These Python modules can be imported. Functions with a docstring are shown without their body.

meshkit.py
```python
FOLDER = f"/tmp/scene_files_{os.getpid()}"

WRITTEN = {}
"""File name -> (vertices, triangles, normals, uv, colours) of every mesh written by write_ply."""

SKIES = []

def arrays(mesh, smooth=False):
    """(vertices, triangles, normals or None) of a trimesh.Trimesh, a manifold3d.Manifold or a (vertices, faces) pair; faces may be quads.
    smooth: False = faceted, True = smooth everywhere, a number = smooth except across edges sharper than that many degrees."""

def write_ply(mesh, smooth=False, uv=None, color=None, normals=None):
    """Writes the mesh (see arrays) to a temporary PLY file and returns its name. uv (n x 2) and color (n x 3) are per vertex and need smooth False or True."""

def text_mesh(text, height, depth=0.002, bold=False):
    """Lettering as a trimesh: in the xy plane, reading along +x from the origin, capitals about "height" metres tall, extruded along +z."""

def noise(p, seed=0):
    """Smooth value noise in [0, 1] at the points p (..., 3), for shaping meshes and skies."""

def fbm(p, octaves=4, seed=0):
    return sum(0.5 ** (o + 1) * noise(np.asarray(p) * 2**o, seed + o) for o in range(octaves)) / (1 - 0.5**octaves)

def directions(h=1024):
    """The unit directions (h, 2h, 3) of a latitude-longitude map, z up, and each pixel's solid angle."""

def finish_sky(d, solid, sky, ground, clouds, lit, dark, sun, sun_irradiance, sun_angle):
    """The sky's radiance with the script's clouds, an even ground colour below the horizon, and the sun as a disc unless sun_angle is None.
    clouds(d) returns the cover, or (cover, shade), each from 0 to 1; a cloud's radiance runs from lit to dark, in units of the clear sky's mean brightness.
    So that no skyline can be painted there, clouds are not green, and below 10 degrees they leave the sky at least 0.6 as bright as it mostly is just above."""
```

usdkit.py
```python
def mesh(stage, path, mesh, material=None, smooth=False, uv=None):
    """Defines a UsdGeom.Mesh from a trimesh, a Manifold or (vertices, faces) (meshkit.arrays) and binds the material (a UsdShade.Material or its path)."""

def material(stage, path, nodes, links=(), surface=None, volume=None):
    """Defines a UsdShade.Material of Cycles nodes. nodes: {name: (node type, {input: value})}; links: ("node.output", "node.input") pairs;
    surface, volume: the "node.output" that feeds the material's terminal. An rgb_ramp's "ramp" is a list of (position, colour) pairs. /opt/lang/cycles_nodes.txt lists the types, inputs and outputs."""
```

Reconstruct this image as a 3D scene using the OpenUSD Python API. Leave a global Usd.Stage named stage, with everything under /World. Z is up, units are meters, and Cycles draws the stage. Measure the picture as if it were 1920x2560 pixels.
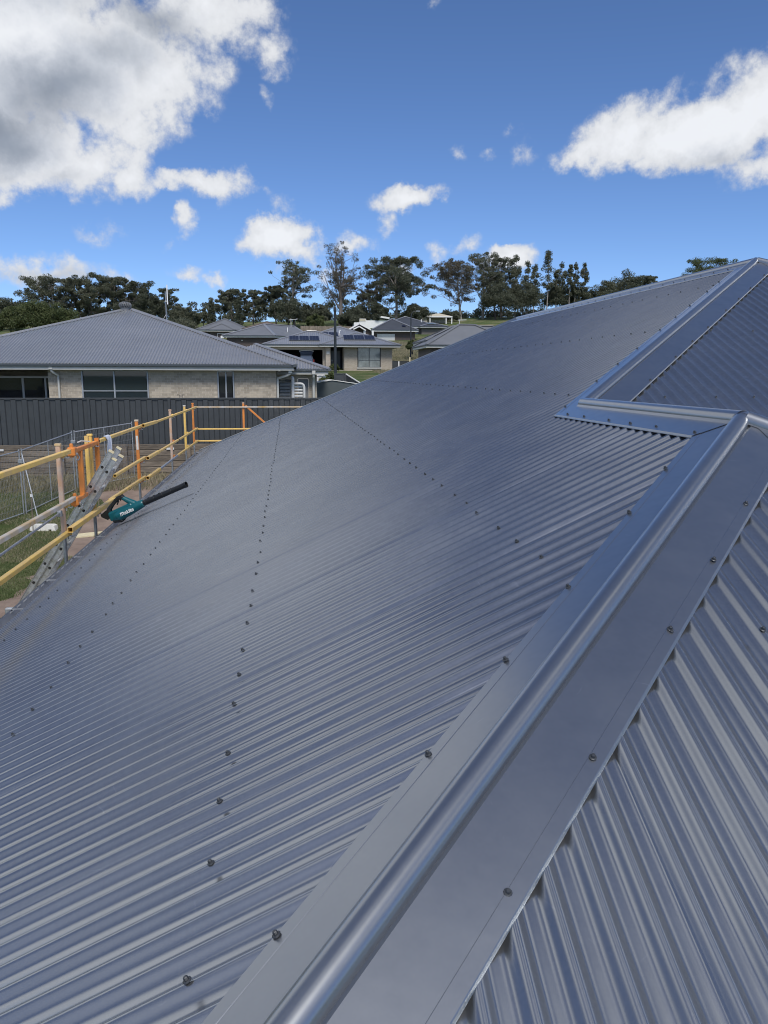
import math, numpy as np, trimesh, usdkit, meshkit
from pxr import Usd, UsdGeom, UsdLux, UsdShade, Gf, Sdf, Vt
from shapely.geometry import Polygon, LineString
from shapely.ops import unary_union

stage = Usd.Stage.CreateInMemory()
UsdGeom.SetStageUpAxis(stage, 'Z'); UsdGeom.SetStageMetersPerUnit(stage, 1.0)
UsdGeom.Xform.Define(stage, '/World'); UsdGeom.Scope.Define(stage, '/World/Looks')
rng = np.random.default_rng(7)
V = lambda *a: np.array(a, float)
def unit(v): return np.asarray(v, float) / np.linalg.norm(v)

# ------------------------------------------------------------------ camera
EYE = V(0, 0, 4.6)
PITCH, YAW, ROLL = 0.1791, 0.1245, 0.0031
_F = V(math.sin(YAW)*math.cos(PITCH), math.cos(YAW)*math.cos(PITCH), -math.sin(PITCH))
_R = V(math.cos(YAW), -math.sin(YAW), 0); _U = np.cross(_R, _F)
R_ = _R*math.cos(ROLL)+_U*math.sin(ROLL); U_ = -_R*math.sin(ROLL)+_U*math.cos(ROLL)
cam = UsdGeom.Camera.Define(stage, '/World/camera')
cam.CreateHorizontalApertureAttr(36.0); cam.CreateFocalLengthAttr(36.0*1902.6/1920)
cam.AddTransformOp().Set(Gf.Matrix4d(*R_, 0, *U_, 0, *(-_F), 0, *EYE, 1))
cam.CreateExposureAttr(0.95)

# ------------------------------------------------------------------ sky and sun
SUN_AZ, SUN_EL = math.radians(175), math.radians(52)
SKY_STRENGTH, SUN_INT = 0.0725, 0.4
sd = V(math.sin(SUN_AZ)*math.cos(SUN_EL), math.cos(SUN_AZ)*math.cos(SUN_EL), math.sin(SUN_EL))
def sky_material():
    n, l = {}, []
    n['sky'] = ('sky_texture', {'sky_type': 'single_scattering', 'sun_disc': False, 'sun_elevation': SUN_EL, 'sun_rotation': SUN_AZ, 'air_density': 0.6, 'aerosol_density': 0.65, 'ozone_density': 3.5})
    n['tc'] = ('texture_coordinate', {})
    n['sep'] = ('separate_xyz', {}); l.append(('tc.generated', 'sep.vector'))
    n['az'] = ('math', {'math_type': 'arctan2'}); l += [('sep.x', 'az.value1'), ('sep.y', 'az.value2')]
    n['el'] = ('math', {'math_type': 'arcsine'}); l.append(('sep.z', 'el.value1'))
    n['ae'] = ('combine_xyz', {}); l += [('az.value', 'ae.x'), ('el.value', 'ae.y')]
    # ragged edges: the direction is shifted by noise before it meets the cloud masses
    n['warp'] = ('noise_texture', {'scale': 20.0, 'detail': 8.0, 'roughness': 0.62}); l.append(('tc.generated', 'warp.vector'))
    n['wsub'] = ('vector_math', {'math_type': 'subtract', 'vector2': (0.5, 0.5, 0.5)}); l.append(('warp.color', 'wsub.vector1'))
    n['wsc'] = ('vector_math', {'math_type': 'scale', 'scale': 0.05}); l.append(('wsub.vector', 'wsc.vector1'))
    n['p'] = ('vector_math', {'math_type': 'add'}); l += [('ae.vector', 'p.vector1'), ('wsc.vector', 'p.vector2')]
    def masses(tag, blobs):
        last = None
        for i, (a, e, sx, sy, rot, w) in enumerate(blobs):
            m, ln, f = f'{tag}m{i}', f'{tag}l{i}', f'{tag}f{i}'
            n[m] = ('mapping', {'mapping_type': 'texture', 'location': (math.radians(a), math.radians(e), 0), 'rotation': (0, 0, math.radians(rot)), 'scale': (math.radians(sx), math.radians(sy), 1)})
            n[ln] = ('vector_math', {'math_type': 'length'})
            n[f] = ('map_range', {'from_min': 0.0, 'from_max': 1.25, 'to_min': w, 'to_max': 0.0, 'clamp': True})
            l.extend([('p.vector', f'{m}.vector'), (f'{m}.vector', f'{ln}.vector1'), (f'{ln}.value', f'{f}.value')])
            if last is None: last = f'{f}.result'
            else:
                x = f'{tag}x{i}'; n[x] = ('math', {'math_type': 'maximum'}); l.extend([(last, f'{x}.value1'), (f'{f}.result', f'{x}.value2')]); last = f'{x}.value'
        return last
    CL = [(-20, 19.5, 11, 6.5, 0, 1.7), (-13, 18.8, 6.5, 4.6, 0, 1.35), (-8, 18.7, 4.6, 3.2, 15, 1.05), (-10.3, 16.2, 2.6, 2.2, 30, .8), (-5, 22.6, 5.2, 2.2, -5, .95), (-.5, 20.8, 1.7, 1.6, 0, .62), (-2, 22.8, 2.6, 2.0, 0, .7),
          (-17.5, 13.9, 6.5, 2.7, 8, 1.3), (-12.6, 13.4, 3.6, 2.4, 10, 1.0), (-10.5, 12.8, 2.2, 1.3, 0, .75), (-5.8, 12.7, 3.2, .9, -5, .95), (-3.2, 12.9, 1.8, .8, -15, .55), (-4.6, 11.9, 1.4, .8, 0, .35),
          (-7.0, 10.2, 1.05, 1.25, 0, .85), (-7.6, 8.9, 1.3, .6, 40, .33), (-.6, 9.3, 2.7, 1.5, 8, 1.6), (1.2, 8.6, 2.0, 1.1, 0, .9), (1.8, 7.2, 3.2, .8, 0, .55), (5.1, 9.2, 1.8, .8, 0, .8), (8.7, 12.1, 2.8, .95, 4, 1.15), (7.5, 10.8, .9, 1.3, -8, .6),
          (10.9, 8.5, 1.2, 1.0, 20, .55), (12.9, 9.0, 1.5, .7, 20, .42), (16.4, 8.3, 1.9, 1.1, 0, 1.0), (14.5, 7.9, 1.5, .8, 0, .4), (28.3, 15.3, 6.4, 2.3, 3, 1.5), (23.6, 15.6, 4.0, 2.1, 20, 1.1), (20.6, 14.4, 2.4, 1.0, 10, .8), (33, 16.6, 4.8, 3.1, 6, 1.4), (31.8, 12.9, 2.4, 1.3, 0, .6), (26, 13.9, 4.5, 1.0, 0, .8),
          (-16.8, 6.7, 4.2, 1.2, 0, .62), (-11.5, 6.3, 1.6, 1.0, 0, .33), (-6.6, 6.9, 1.5, .55, 0, .4), (-4.9, 6.5, .8, .6, 0, .42), (-1.2, 18.1, .6, .9, 20, .3), (-.1, 11.4, 1.1, .8, -25, .36), (-1.3, 12.5, .9, .5, -30, .26), (17, 14.7, 1.0, 1.2, 30, .34), (12.1, 15, .8, .5, 0, .26), (14.4, 14.9, .9, .5, 0, .28), (15.9, 16.4, .9, .6, 0, .28), (-12.4, 9.3, 2.0, .9, -8, .34), (10.4, 23.6, 1.2, .6, 25, .36), (8.2, 7.2, 1.0, 1.0, 0, .5),
          # beyond the frame the same big cloud goes on up and to the left, and unseen clouds added round the sky shape the roof reflections
          (-37, 17, 15, 11, -6, 1.6), (-13, 27, 7, 5, 0, 1.35), (-27, 31, 12, 8, 0, 1.4), (0, 90, 500, 8, 0, 1.2), (135, 68, 42, 11, 0, 1.2), (-54, 20, 15, 11, 0, 1.4), (-122, 35, 38, 19, 0, .47), (-76, 57, 27, 14, 0, 1.3), (-150, 22, 18, 8, 0, 1.3), (160, 28, 20, 9, 0, 1.3), (110, 35, 18, 9, 10, 1.3), (70, 18, 14, 6, 0, 1.2), (80, 50, 16, 9, 0, 1.2), (-170, 55, 25, 9, 0, 1.1)]
    DK = [(-20, 14.6, 6.0, 2.7, 0, 1.35), (-15.0, 17.3, 6.5, 3.0, 25, .95), (-18, 22.5, 8.5, 2.6, 0, .62), (-8.5, 21.9, 5, 1.9, -10, .6), (-11.5, 19.6, 4.5, 2.4, 0, .68), (-14.5, 12.6, 4, 1.0, 0, .35), (29.5, 13.6, 6.5, 1.3, 5, .4), (1, 7.2, 4, .9, 0, .5), (-16.5, 6.4, 5, 1.0, 0, .5), (-36, 9, 14, 3, -6, .4), (-150, 18, 15, 5, 0, .6), (160, 25, 16, 6, 0, .7), (110, 32, 15, 6, 10, .7)]
    cl = masses('c', CL); dk = masses('d', DK)
    n['fbm'] = ('noise_texture', {'scale': 17.0, 'detail': 11.0, 'roughness': 0.57}); l.append(('tc.generated', 'fbm.vector'))
    n['fb2'] = ('noise_texture', {'scale': 60.0, 'detail': 6.0, 'roughness': 0.6}); l.append(('tc.generated', 'fb2.vector'))
    n['fc'] = ('map_range', {'from_min': 0.3, 'from_max': 0.7, 'to_min': -0.27, 'to_max': 0.27}); l.append(('fbm.fac', 'fc.value'))
    n['fc2'] = ('map_range', {'from_min': 0.3, 'from_max': 0.7, 'to_min': -0.17, 'to_max': 0.17}); l.append(('fb2.fac', 'fc2.value'))
    n['gate'] = ('map_range', {'from_min': 0.02, 'from_max': 0.22, 'to_min': 0.0, 'to_max': 1.0, 'clamp': True}); l.append((cl, 'gate.value'))
    n['ns'] = ('math', {'math_type': 'add'}); l += [('fc.result', 'ns.value1'), ('fc2.result', 'ns.value2')]
    n['ng'] = ('math', {'math_type': 'multiply'}); l += [('ns.value', 'ng.value1'), ('gate.result', 'ng.value2')]
    n['fld'] = ('math', {'math_type': 'add'}); l += [(cl, 'fld.value1'), ('ng.value', 'fld.value2')]
    n['al'] = ('map_range', {'range_type': 'smoothstep', 'from_min': 0.07, 'from_max': 0.64, 'to_min': 0.0, 'to_max': 0.97, 'clamp': True}); l.append(('fld.value', 'al.value'))
    # light and dark inside the clouds
    n['dn'] = ('math', {'math_type': 'multiply_add', 'value2': 0.5}); l += [('fc.result', 'dn.value1'), (dk, 'dn.value3')]
    n['dm'] = ('map_range', {'range_type': 'smoothstep', 'from_min': 0.12, 'from_max': 0.95, 'to_min': 0.0, 'to_max': 1.0, 'clamp': True}); l.append(('dn.value', 'dm.value'))
    n['ccol'] = ('rgb_ramp', {'ramp': [(0.0, (6.3, 6.45, 6.7)), (0.4, (4.3, 4.55, 5.0)), (1.0, (2.2, 2.5, 3.0))]}); l.append(('dm.result', 'ccol.fac'))
    n['thin'] = ('map_range', {'from_min': 0.25, 'from_max': 1.0, 'to_min': 0.76, 'to_max': 1.0, 'clamp': True}); l.append(('fld.value', 'thin.value'))
    n['ccol2'] = ('vector_math', {'math_type': 'scale'}); l += [('ccol.color', 'ccol2.vector1'), ('thin.result', 'ccol2.scale')]
    n['mx'] = ('mix_color', {}); n['hs'] = ('hsv', {'saturation': 1.08, 'value': 1.0, 'hue': .5, 'fac': 1.}); l.append(('sky.color', 'hs.color')); n['tn'] = ('mix_color', {'blend_type': 'multiply', 'fac': 1., 'b': (1.0, 1.03, 1.11)}); l.append(('hs.color', 'tn.a')); l += [('al.result', 'mx.fac'), ('tn.result', 'mx.a'), ('ccol2.vector', 'mx.b')]
    n['bg'] = ('background_shader', {'strength': SKY_STRENGTH}); l.append(('mx.result', 'bg.color'))
    return usdkit.material(stage, '/World/Looks/sky_look', n, l, surface='bg.background')
dome = UsdLux.DomeLight.Define(stage, '/World/sky'); dome.CreateIntensityAttr(1.0)
UsdShade.MaterialBindingAPI.Apply(dome.GetPrim()).Bind(sky_material())
dome.GetPrim().SetCustomDataByKey('kind', 'structure')
sun = UsdLux.DistantLight.Define(stage, '/World/sun')
sun.CreateNormalizeAttr(True); sun.CreateIntensityAttr(SUN_INT); sun.CreateAngleAttr(20.0); sun.CreateColorAttr(Gf.Vec3f(1.0, 0.95, 0.87))
_z = sd; _x = unit(np.cross(V(0, 0, 1), _z)); _y = np.cross(_z, _x)
sun.AddTransformOp().Set(Gf.Matrix4d(*_x, 0, *_y, 0, *_z, 0, 0, 0, 50, 1))

# ------------------------------------------------------------------ helpers
COUNT = {}
def path_for(parent, name):
    k = COUNT.get((parent, name), 0); COUNT[(parent, name)] = k+1
    return f'{parent}/{name}' if k == 0 else f'{parent}/{name}_{k:03d}'
def data(prim, label=None, cat=None, group=None, kind=None):
    for k, v in (('label', label), ('category', cat), ('group', group), ('kind', kind)):
        if v: prim.SetCustomDataByKey(k, v)
def thing(name, label, cat, group=None, loc=(0, 0, 0)):
    p = path_for('/World', name); x = UsdGeom.Xform.Define(stage, p)
    ORIGIN[p] = np.asarray(loc, float); x.AddTranslateOp().Set(Gf.Vec3d(*map(float, loc))); data(x.GetPrim(), label, cat, group); return p
ORIGIN = {}
def top_of(p): return '/'.join(p.split('/')[:3])
def join(*ms):
    vs, fs, n = [], [], 0
    for m in ms:
        if m is None: continue
        if isinstance(m, (list, tuple)) and len(m) == 2 and isinstance(m[0], np.ndarray): v, f = m
        elif hasattr(m, 'vertices'): v, f = np.array(m.vertices), np.array(m.faces)
        else: v, f = join(*m)
        f = np.asarray(f)
        if len(f) and f.shape[1] == 4: f = np.vstack([f[:, [0, 1, 2]], f[:, [0, 2, 3]]])
        vs.append(v); fs.append(f+n); n += len(v)
    return np.vstack(vs), np.vstack(fs)
def part(parent, name, mesh, mat, smooth=False, label=None, kind=None):
    """One Mesh under a thing, part or the setting; mesh in world coordinates."""
    v, f = join(mesh); p = path_for(parent, name)
    v = v-ORIGIN.get(top_of(parent), 0)
    usdkit.mesh(stage, p, (v, f), M[mat], smooth=smooth)
    data(stage.GetPrimAtPath(p), label, kind=kind); return p
def single(name, mesh, mat, label=None, cat=None, group=None, kind=None, smooth=False):
    v, f = join(mesh); p = path_for('/World', name)
    usdkit.mesh(stage, p, (v, f), M[mat], smooth=smooth); data(stage.GetPrimAtPath(p), label, cat, group, kind); return p
def box(x0, x1, y0, y1, z0, z1):
    v = np.array([[x, y, z] for x in (x0, x1) for y in (y0, y1) for z in (z0, z1)], float)
    return v, np.array([[0, 1, 3, 2], [4, 6, 7, 5], [0, 4, 5, 1], [2, 3, 7, 6], [0, 2, 6, 4], [1, 5, 7, 3]])
def rbox(x0, x1, y0, y1, z0, z1, c=0.01):
    v = []
    for x, sx in ((x0, 1), (x1, -1)):
        for y, sy in ((y0, 1), (y1, -1)):
            for z, sz in ((z0, 1), (z1, -1)):
                v += [[x+sx*c, y+sy*c, z], [x+sx*c, y, z+sz*c], [x, y+sy*c, z+sz*c]]
    m = trimesh.convex.convex_hull(np.array(v, float)); return np.array(m.vertices), np.array(m.faces)
def frame_of(p0, p1, up=(0, 0, 1)):
    d = unit(np.asarray(p1, float)-p0); u = np.asarray(up, float)
    if abs(d@unit(u)) > .98: u = V(0, 1, 0) if abs(d[1]) < .9 else V(1, 0, 0)
    s = unit(np.cross(d, u)); u = np.cross(s, d); return d, s, u
def bar(p0, p1, w, h=None, up=(0, 0, 1)):
    h = h or w; p0 = np.asarray(p0, float); p1 = np.asarray(p1, float); d, s, u = frame_of(p0, p1, up)
    v = np.array([p+s*a*w/2+u*b*h/2 for p in (p0, p1) for a, b in ((-1, -1), (1, -1), (1, 1), (-1, 1))])
    return v, np.array([[0, 1, 2, 3], [7, 6, 5, 4], [0, 4, 5, 1], [1, 5, 6, 2], [2, 6, 7, 3], [3, 7, 4, 0]])
def sqtube(p0, p1, w, th=.005, up=(0, 0, 1)):
    p0 = np.asarray(p0, float); p1 = np.asarray(p1, float); d, s, u = frame_of(p0, p1, up); v = []
    c = .006
    ring = lambda r, cc: [(-r+cc, -r), (r-cc, -r), (r, -r+cc), (r, r-cc), (r-cc, r), (-r+cc, r), (-r, r-cc), (-r, -r+cc)]
    for p in (p0, p1):
        for r, cc in ((w/2, c), (w/2-th, c*.5)):
            v += [p+s*a+u*b for a, b in ring(r, cc)]
    f = []
    for i in range(8):
        j = (i+1) % 8
        f += [[i, j, 16+j, 16+i], [8+j, 8+i, 24+i, 24+j], [j, i, 8+i, 8+j], [16+i, 16+j, 24+j, 24+i]]
    return np.array(v), np.array(f)
def tube(pts, r, n=8, caps=True):
    pts = np.asarray(pts, float); r = np.broadcast_to(np.asarray(r, float), (len(pts),)); v, f = [], []
    d0 = unit(pts[1]-pts[0]); u = V(0, 0, 1) if abs(d0[2]) < .9 else V(1, 0, 0)
    for i, p in enumerate(pts):
        d = unit(pts[min(i+1, len(pts)-1)]-pts[max(i-1, 0)]); s = unit(np.cross(d, u)); u = np.cross(s, d)
        a = np.arange(n)*2*np.pi/n; v.append(p+r[i]*(np.cos(a)[:, None]*s+np.sin(a)[:, None]*u))
    for i in range(len(pts)-1):
        for k in range(n):
            f.append([i*n+k, (i+1)*n+k, (i+1)*n+(k+1) % n, i*n+(k+1) % n])
    v = np.vstack(v); f = np.array(f); f = np.vstack([f[:, [0, 1, 2]], f[:, [0, 2, 3]]])
    if caps:
        e = len(pts)-1
        f = np.vstack([f, [[0, k, k+1] for k in range(1, n-1)], [[e*n, e*n+k+1, e*n+k] for k in range(1, n-1)]])
    return v, f[:, ::-1]
def lathe(center, prof, n=24, axis=(0, 0, 1)):
    prof = np.asarray(prof, float); d = unit(axis); s = unit(np.cross(d, V(1, 0, 0) if abs(d[0]) < .9 else V(0, 1, 0))); u = np.cross(d, s)
    a = np.arange(n)*2*np.pi/n; v = np.vstack([center+d*h+r*(np.cos(a)[:, None]*s+np.sin(a)[:, None]*u) for r, h in prof]); f = []
    for i in range(len(prof)-1):
        for k in range(n): f.append([i*n+k, i*n+(k+1) % n, (i+1)*n+(k+1) % n, (i+1)*n+k])
    return v, np.array(f)
def slab(poly, th=.02):
    """A planar 3-D polygon thickened downwards along its normal."""
    p = np.asarray(poly, float); n = unit(np.cross(p[1]-p[0], p[2]-p[0])); n = n if n[2] >= 0 else -n; k = len(p)
    v = np.vstack([p, p-n*th]); f = [[0, i, i+1] for i in range(1, k-1)]+[[k, k+i+1, k+i] for i in range(1, k-1)]
    for i in range(k): j = (i+1) % k; f += [[i, k+i, k+j], [i, k+j, j]]
    return v, np.array(f)
def prism(pts2, o, ex, ey, ez, depth):
    """A shapely polygon (or points) in the ex/ey plane at o, extruded by depth along ez."""
    poly = pts2 if hasattr(pts2, 'exterior') else Polygon(pts2)
    m = trimesh.creation.extrude_polygon(poly, depth)
    return np.asarray(o, float)+m.vertices[:, :1]*ex+m.vertices[:, 1:2]*ey+m.vertices[:, 2:]*ez, np.array(m.faces)

# ------------------------------------------------------------------ materials
M = {}
def mat(name, col, rough=.5, metal=0., spec=.5, var=0., vscale=3., col2=None, bump=0., bscale=40., stretch=None, rvar=0., coat=0., detail=5., rnd=0., scr=False):
    n = {'p': ('principled_bsdf', {'base_color': col, 'roughness': rough, 'metallic': metal, 'specular_ior_level': spec, 'coat_weight': coat, 'coat_roughness': .2})}; l = []
    if var or col2 or bump or rvar or rnd:
        n['g'] = ('geometry', {}); n['mp'] = ('mapping', {'mapping_type': 'point', 'scale': stretch or (1, 1, 1)}); l.append(('g.position', 'mp.vector'))
    if var or col2:
        c2 = col2 or tuple(c*(1-var) for c in col); c1 = col if col2 else tuple(c*(1+var) for c in col)
        n['n'] = ('noise_texture', {'scale': vscale, 'detail': detail, 'roughness': .6}); n['r'] = ('rgb_ramp', {'ramp': [(.32, c2), (.68, c1)]})
        l += [('mp.vector', 'n.vector'), ('n.fac', 'r.fac')]
        out = 'r.color'
        if rnd:
            n['oi'] = ('object_info', {}); n['om'] = ('map_range', {'from_min': 0., 'from_max': 1., 'to_min': 1-rnd, 'to_max': 1+rnd}); n['os'] = ('vector_math', {'math_type': 'scale'})
            l += [('oi.random', 'om.value'), ('r.color', 'os.vector1'), ('om.result', 'os.scale')]; out = 'os.vector'
        if scr:                                            # a few fine scuffs and scratches
            n['sw'] = ('noise_texture', {'scale': 1.7, 'detail': 3.}); n['sv'] = ('vector_math', {'math_type': 'multiply_add', 'vector2': (.9, .9, .9)}); n['vo'] = ('voronoi_texture', {'scale': 2.2, 'feature': 'distance_to_edge'})
            n['sl'] = ('map_range', {'from_min': .0015, 'from_max': .006, 'to_min': 1., 'to_max': 0., 'clamp': True}); n['sg'] = ('noise_texture', {'scale': 3.1, 'detail': 6., 'roughness': .7}); n['st'] = ('map_range', {'from_min': .56, 'from_max': .66, 'to_min': 0., 'to_max': .30, 'clamp': True})
            n['sm'] = ('math', {'math_type': 'multiply'}); n['sc'] = ('mix_color', {'b': (.55, .57, .60)})
            l += [('mp.vector', 'sw.vector'), ('sw.color', 'sv.vector1'), ('mp.vector', 'sv.vector3'), ('sv.vector', 'vo.vector'), ('vo.distance', 'sl.value'), ('mp.vector', 'sg.vector'), ('sg.fac', 'st.value'), ('sl.result', 'sm.value1'), ('st.result', 'sm.value2'), ('sm.value', 'sc.fac'), (out, 'sc.a')]; out = 'sc.result'
        l.append((out, 'p.base_color'))
    if rvar:
        n['n3'] = ('noise_texture', {'scale': vscale*2.3, 'detail': 6., 'roughness': .65}); n['mr'] = ('map_range', {'from_min': .3, 'from_max': .7, 'to_min': max(.03, rough-rvar), 'to_max': rough+rvar})
        l += [('mp.vector', 'n3.vector'), ('n3.fac', 'mr.value'), ('mr.result', 'p.roughness')]
    if bump:
        n['n2'] = ('noise_texture', {'scale': bscale, 'detail': 4., 'roughness': .6}); n['b'] = ('bump', {'strength': 1., 'distance': bump})
        l += [('mp.vector', 'n2.vector'), ('n2.fac', 'b.height'), ('b.normal', 'p.normal')]
    M[name] = usdkit.material(stage, f'/World/Looks/{name}', n, l, surface='p.BSDF')
mat('roof_steel', (.30, .318, .345), .23, metal=.88, scr=True, coat=.6, var=.05, vscale=1.3, rvar=.05, bump=.00015, bscale=5., rnd=.035, detail=9)
mat('cap_steel', (.275, .292, .318), .33, metal=.9, scr=True, coat=.9, var=.02, vscale=2.5, rvar=.025, bump=.0016, bscale=3., detail=9, rnd=.03)
mat('screw_head', (.045, .05, .058), .4, metal=.2)
mat('gutter_dark', (.055, .065, .075), .35)
mat('gutter_inside', (.40, .42, .46), .4, metal=.5, var=.15, vscale=8)
mat('galvanised', (.42, .44, .46), .42, metal=.7, var=.2, vscale=14, rvar=.1)
mat('mesh_wire', (.30, .31, .32), .5, metal=.6)
mat('aluminium', (.56, .57, .58), .33, metal=.85, var=.12, vscale=10, rvar=.1)
mat('yellow_paint', (.86, .57, .12), .42, col2=(.66, .45, .18), vscale=5, bump=.0006, bscale=60)
mat('orange_paint', (.74, .25, .04), .5, col2=(.52, .20, .06), vscale=6, bump=.0006, bscale=60)
mat('faded_paint', (.55, .33, .20), .58, col2=(.50, .42, .36), vscale=7, bump=.0006, bscale=60)
mat('worn_rail', (.52, .33, .10), .5, col2=(.55, .55, .54), vscale=4, stretch=(1, 1, 1), detail=7)
mat('dark_hole', (.01, .01, .01), .8)
mat('teal_plastic', (.0, .085, .105), .38, var=.06, vscale=6, coat=.2)
mat('black_plastic', (.012, .013, .015), .42, bump=.0003, bscale=200)
mat('logo_white', (.8, .8, .8), .5)
mat('towel_cloth', (.62, .66, .75), .9, var=.12, vscale=30, bump=.002, bscale=80)
mat('white_plastic', (.72, .71, .66), .5, var=.08, vscale=6)
mat('pale_board', (.62, .55, .36), .7, var=.12, vscale=8)
mat('fence_steel', (.044, .049, .053), .45, var=.10, vscale=2.5)
mat('sleeper_wood', (.15, .125, .098), .85, var=.35, vscale=3., stretch=(1, 6, 8), bump=.004, bscale=12, rnd=.25)
mat('post_wood', (.17, .14, .11), .85, var=.3, vscale=6, bump=.003)
mat('pale_tag', (.6, .62, .62), .6)
mat('nbr_roof', (.42, .425, .435), .34, metal=.65, var=.05, vscale=.5, rvar=.04)
mat('nbr_roof_dull', (.15, .158, .172), .5, var=.08, vscale=.8)
mat('nbr_roof_dark', (.055, .06, .07), .5, var=.10, vscale=1.)
mat('brown_tile', (.14, .11, .09), .7, var=.15, vscale=2)
mat('cream_fascia', (.50, .50, .47), .5, var=.05)
mat('white_trim', (.74, .74, .72), .5, var=.05)
mat('brick', (.47, .41, .325), .85, col2=(.36, .31, .245), vscale=5, bump=.002, bscale=60, rnd=.17)
mat('mortar', (.50, .455, .38), .9, var=.1, vscale=8)
def brick_wall(name, c1, c2, mort):
    n = {'g': ('geometry', {}), 's': ('separate_xyz', {}), 'a': ('math', {'math_type': 'add'}), 'c': ('combine_xyz', {}), 'b': ('brick_texture', {'color1': c1, 'color2': c2, 'mortar': mort, 'scale': 1.0, 'mortar_size': .008, 'mortar_smooth': .3, 'brick_width': .24, 'row_height': .086, 'bias': 0.}), 'p': ('principled_bsdf', {'roughness': .85})}
    M[name] = usdkit.material(stage, f'/World/Looks/{name}', n, [('g.position', 's.vector'), ('s.x', 'a.value1'), ('s.y', 'a.value2'), ('a.value', 'c.x'), ('s.z', 'c.y'), ('c.vector', 'b.vector'), ('b.color', 'p.base_color')], surface='p.BSDF')
brick_wall('brick_far', (.40, .35, .28), (.33, .28, .22), (.42, .39, .34))
brick_wall('brick_brown', (.10, .075, .065), (.075, .058, .052), (.15, .13, .12))
brick_wall('brick_grey', (.15, .135, .125), (.12, .11, .10), (.2, .19, .18))
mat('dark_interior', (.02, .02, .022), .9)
mat('window_frame', (.36, .38, .40), .4, metal=.3)
mat('dark_frame', (.05, .055, .06), .4)
def glass(name, tint, rough=.02):
    n = {'d': ('principled_bsdf', {'base_color': tint, 'roughness': .6}), 'gl': ('glossy_bsdf', {'color': (.9, .95, 1.), 'roughness': rough}), 'fr': ('fresnel', {'IOR': 1.55}), 'm': ('mix_closure', {}), 't': ('transparent_bsdf', {'color': (.35, .40, .42)}), 'm2': ('mix_closure', {'fac': .55})}
    M[name] = usdkit.material(stage, f'/World/Looks/{name}', n, [('t.BSDF', 'm2.closure1'), ('d.BSDF', 'm2.closure2'), ('fr.fac', 'm.fac'), ('m2.closure', 'm.closure1'), ('gl.BSDF', 'm.closure2')], surface='m.closure')
glass('pane_glass', (.022, .04, .046)); glass('pane_dark', (.01, .012, .016)); 
mat('reflection_tint_glass', (.05, .065, .065), .06, metal=.0, spec=.9, col2=(.22, .25, .25), vscale=1.1, detail=4)  # mottled grey-green reflection of trees is put into the base colour
mat('solar_cell', (.016, .018, .032), .35, spec=.35, var=.2, vscale=1.5)
mat('solar_frame', (.35, .36, .38), .35, metal=.7)
mat('car_paint', (.035, .05, .09), .25, coat=.6); mat('car_glass', (.16, .21, .34), .1, coat=.5); mat('red_cloth', (.45, .06, .05), .7)
mat('roller_door', (.20, .205, .21), .5); mat('garage_white', (.66, .66, .64), .5)
mat('tank_grey', (.17, .18, .185), .5); mat('tank_pale', (.48, .49, .50), .5); mat('pipe_pale', (.55, .55, .54), .45)
mat('shed_steel', (.075, .09, .095), .5, var=.08, vscale=3.); mat('lamp_steel', (.02, .025, .03), .5)
mat('concrete', (.46, .45, .42), .85, var=.1, vscale=2., bump=.002)
mat('beige_wall', (.50, .46, .36), .7); mat('blue_tub', (.03, .12, .35), .5); mat('paling', (.20, .165, .13), .85, var=.25, vscale=2., rnd=.2)
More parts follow.
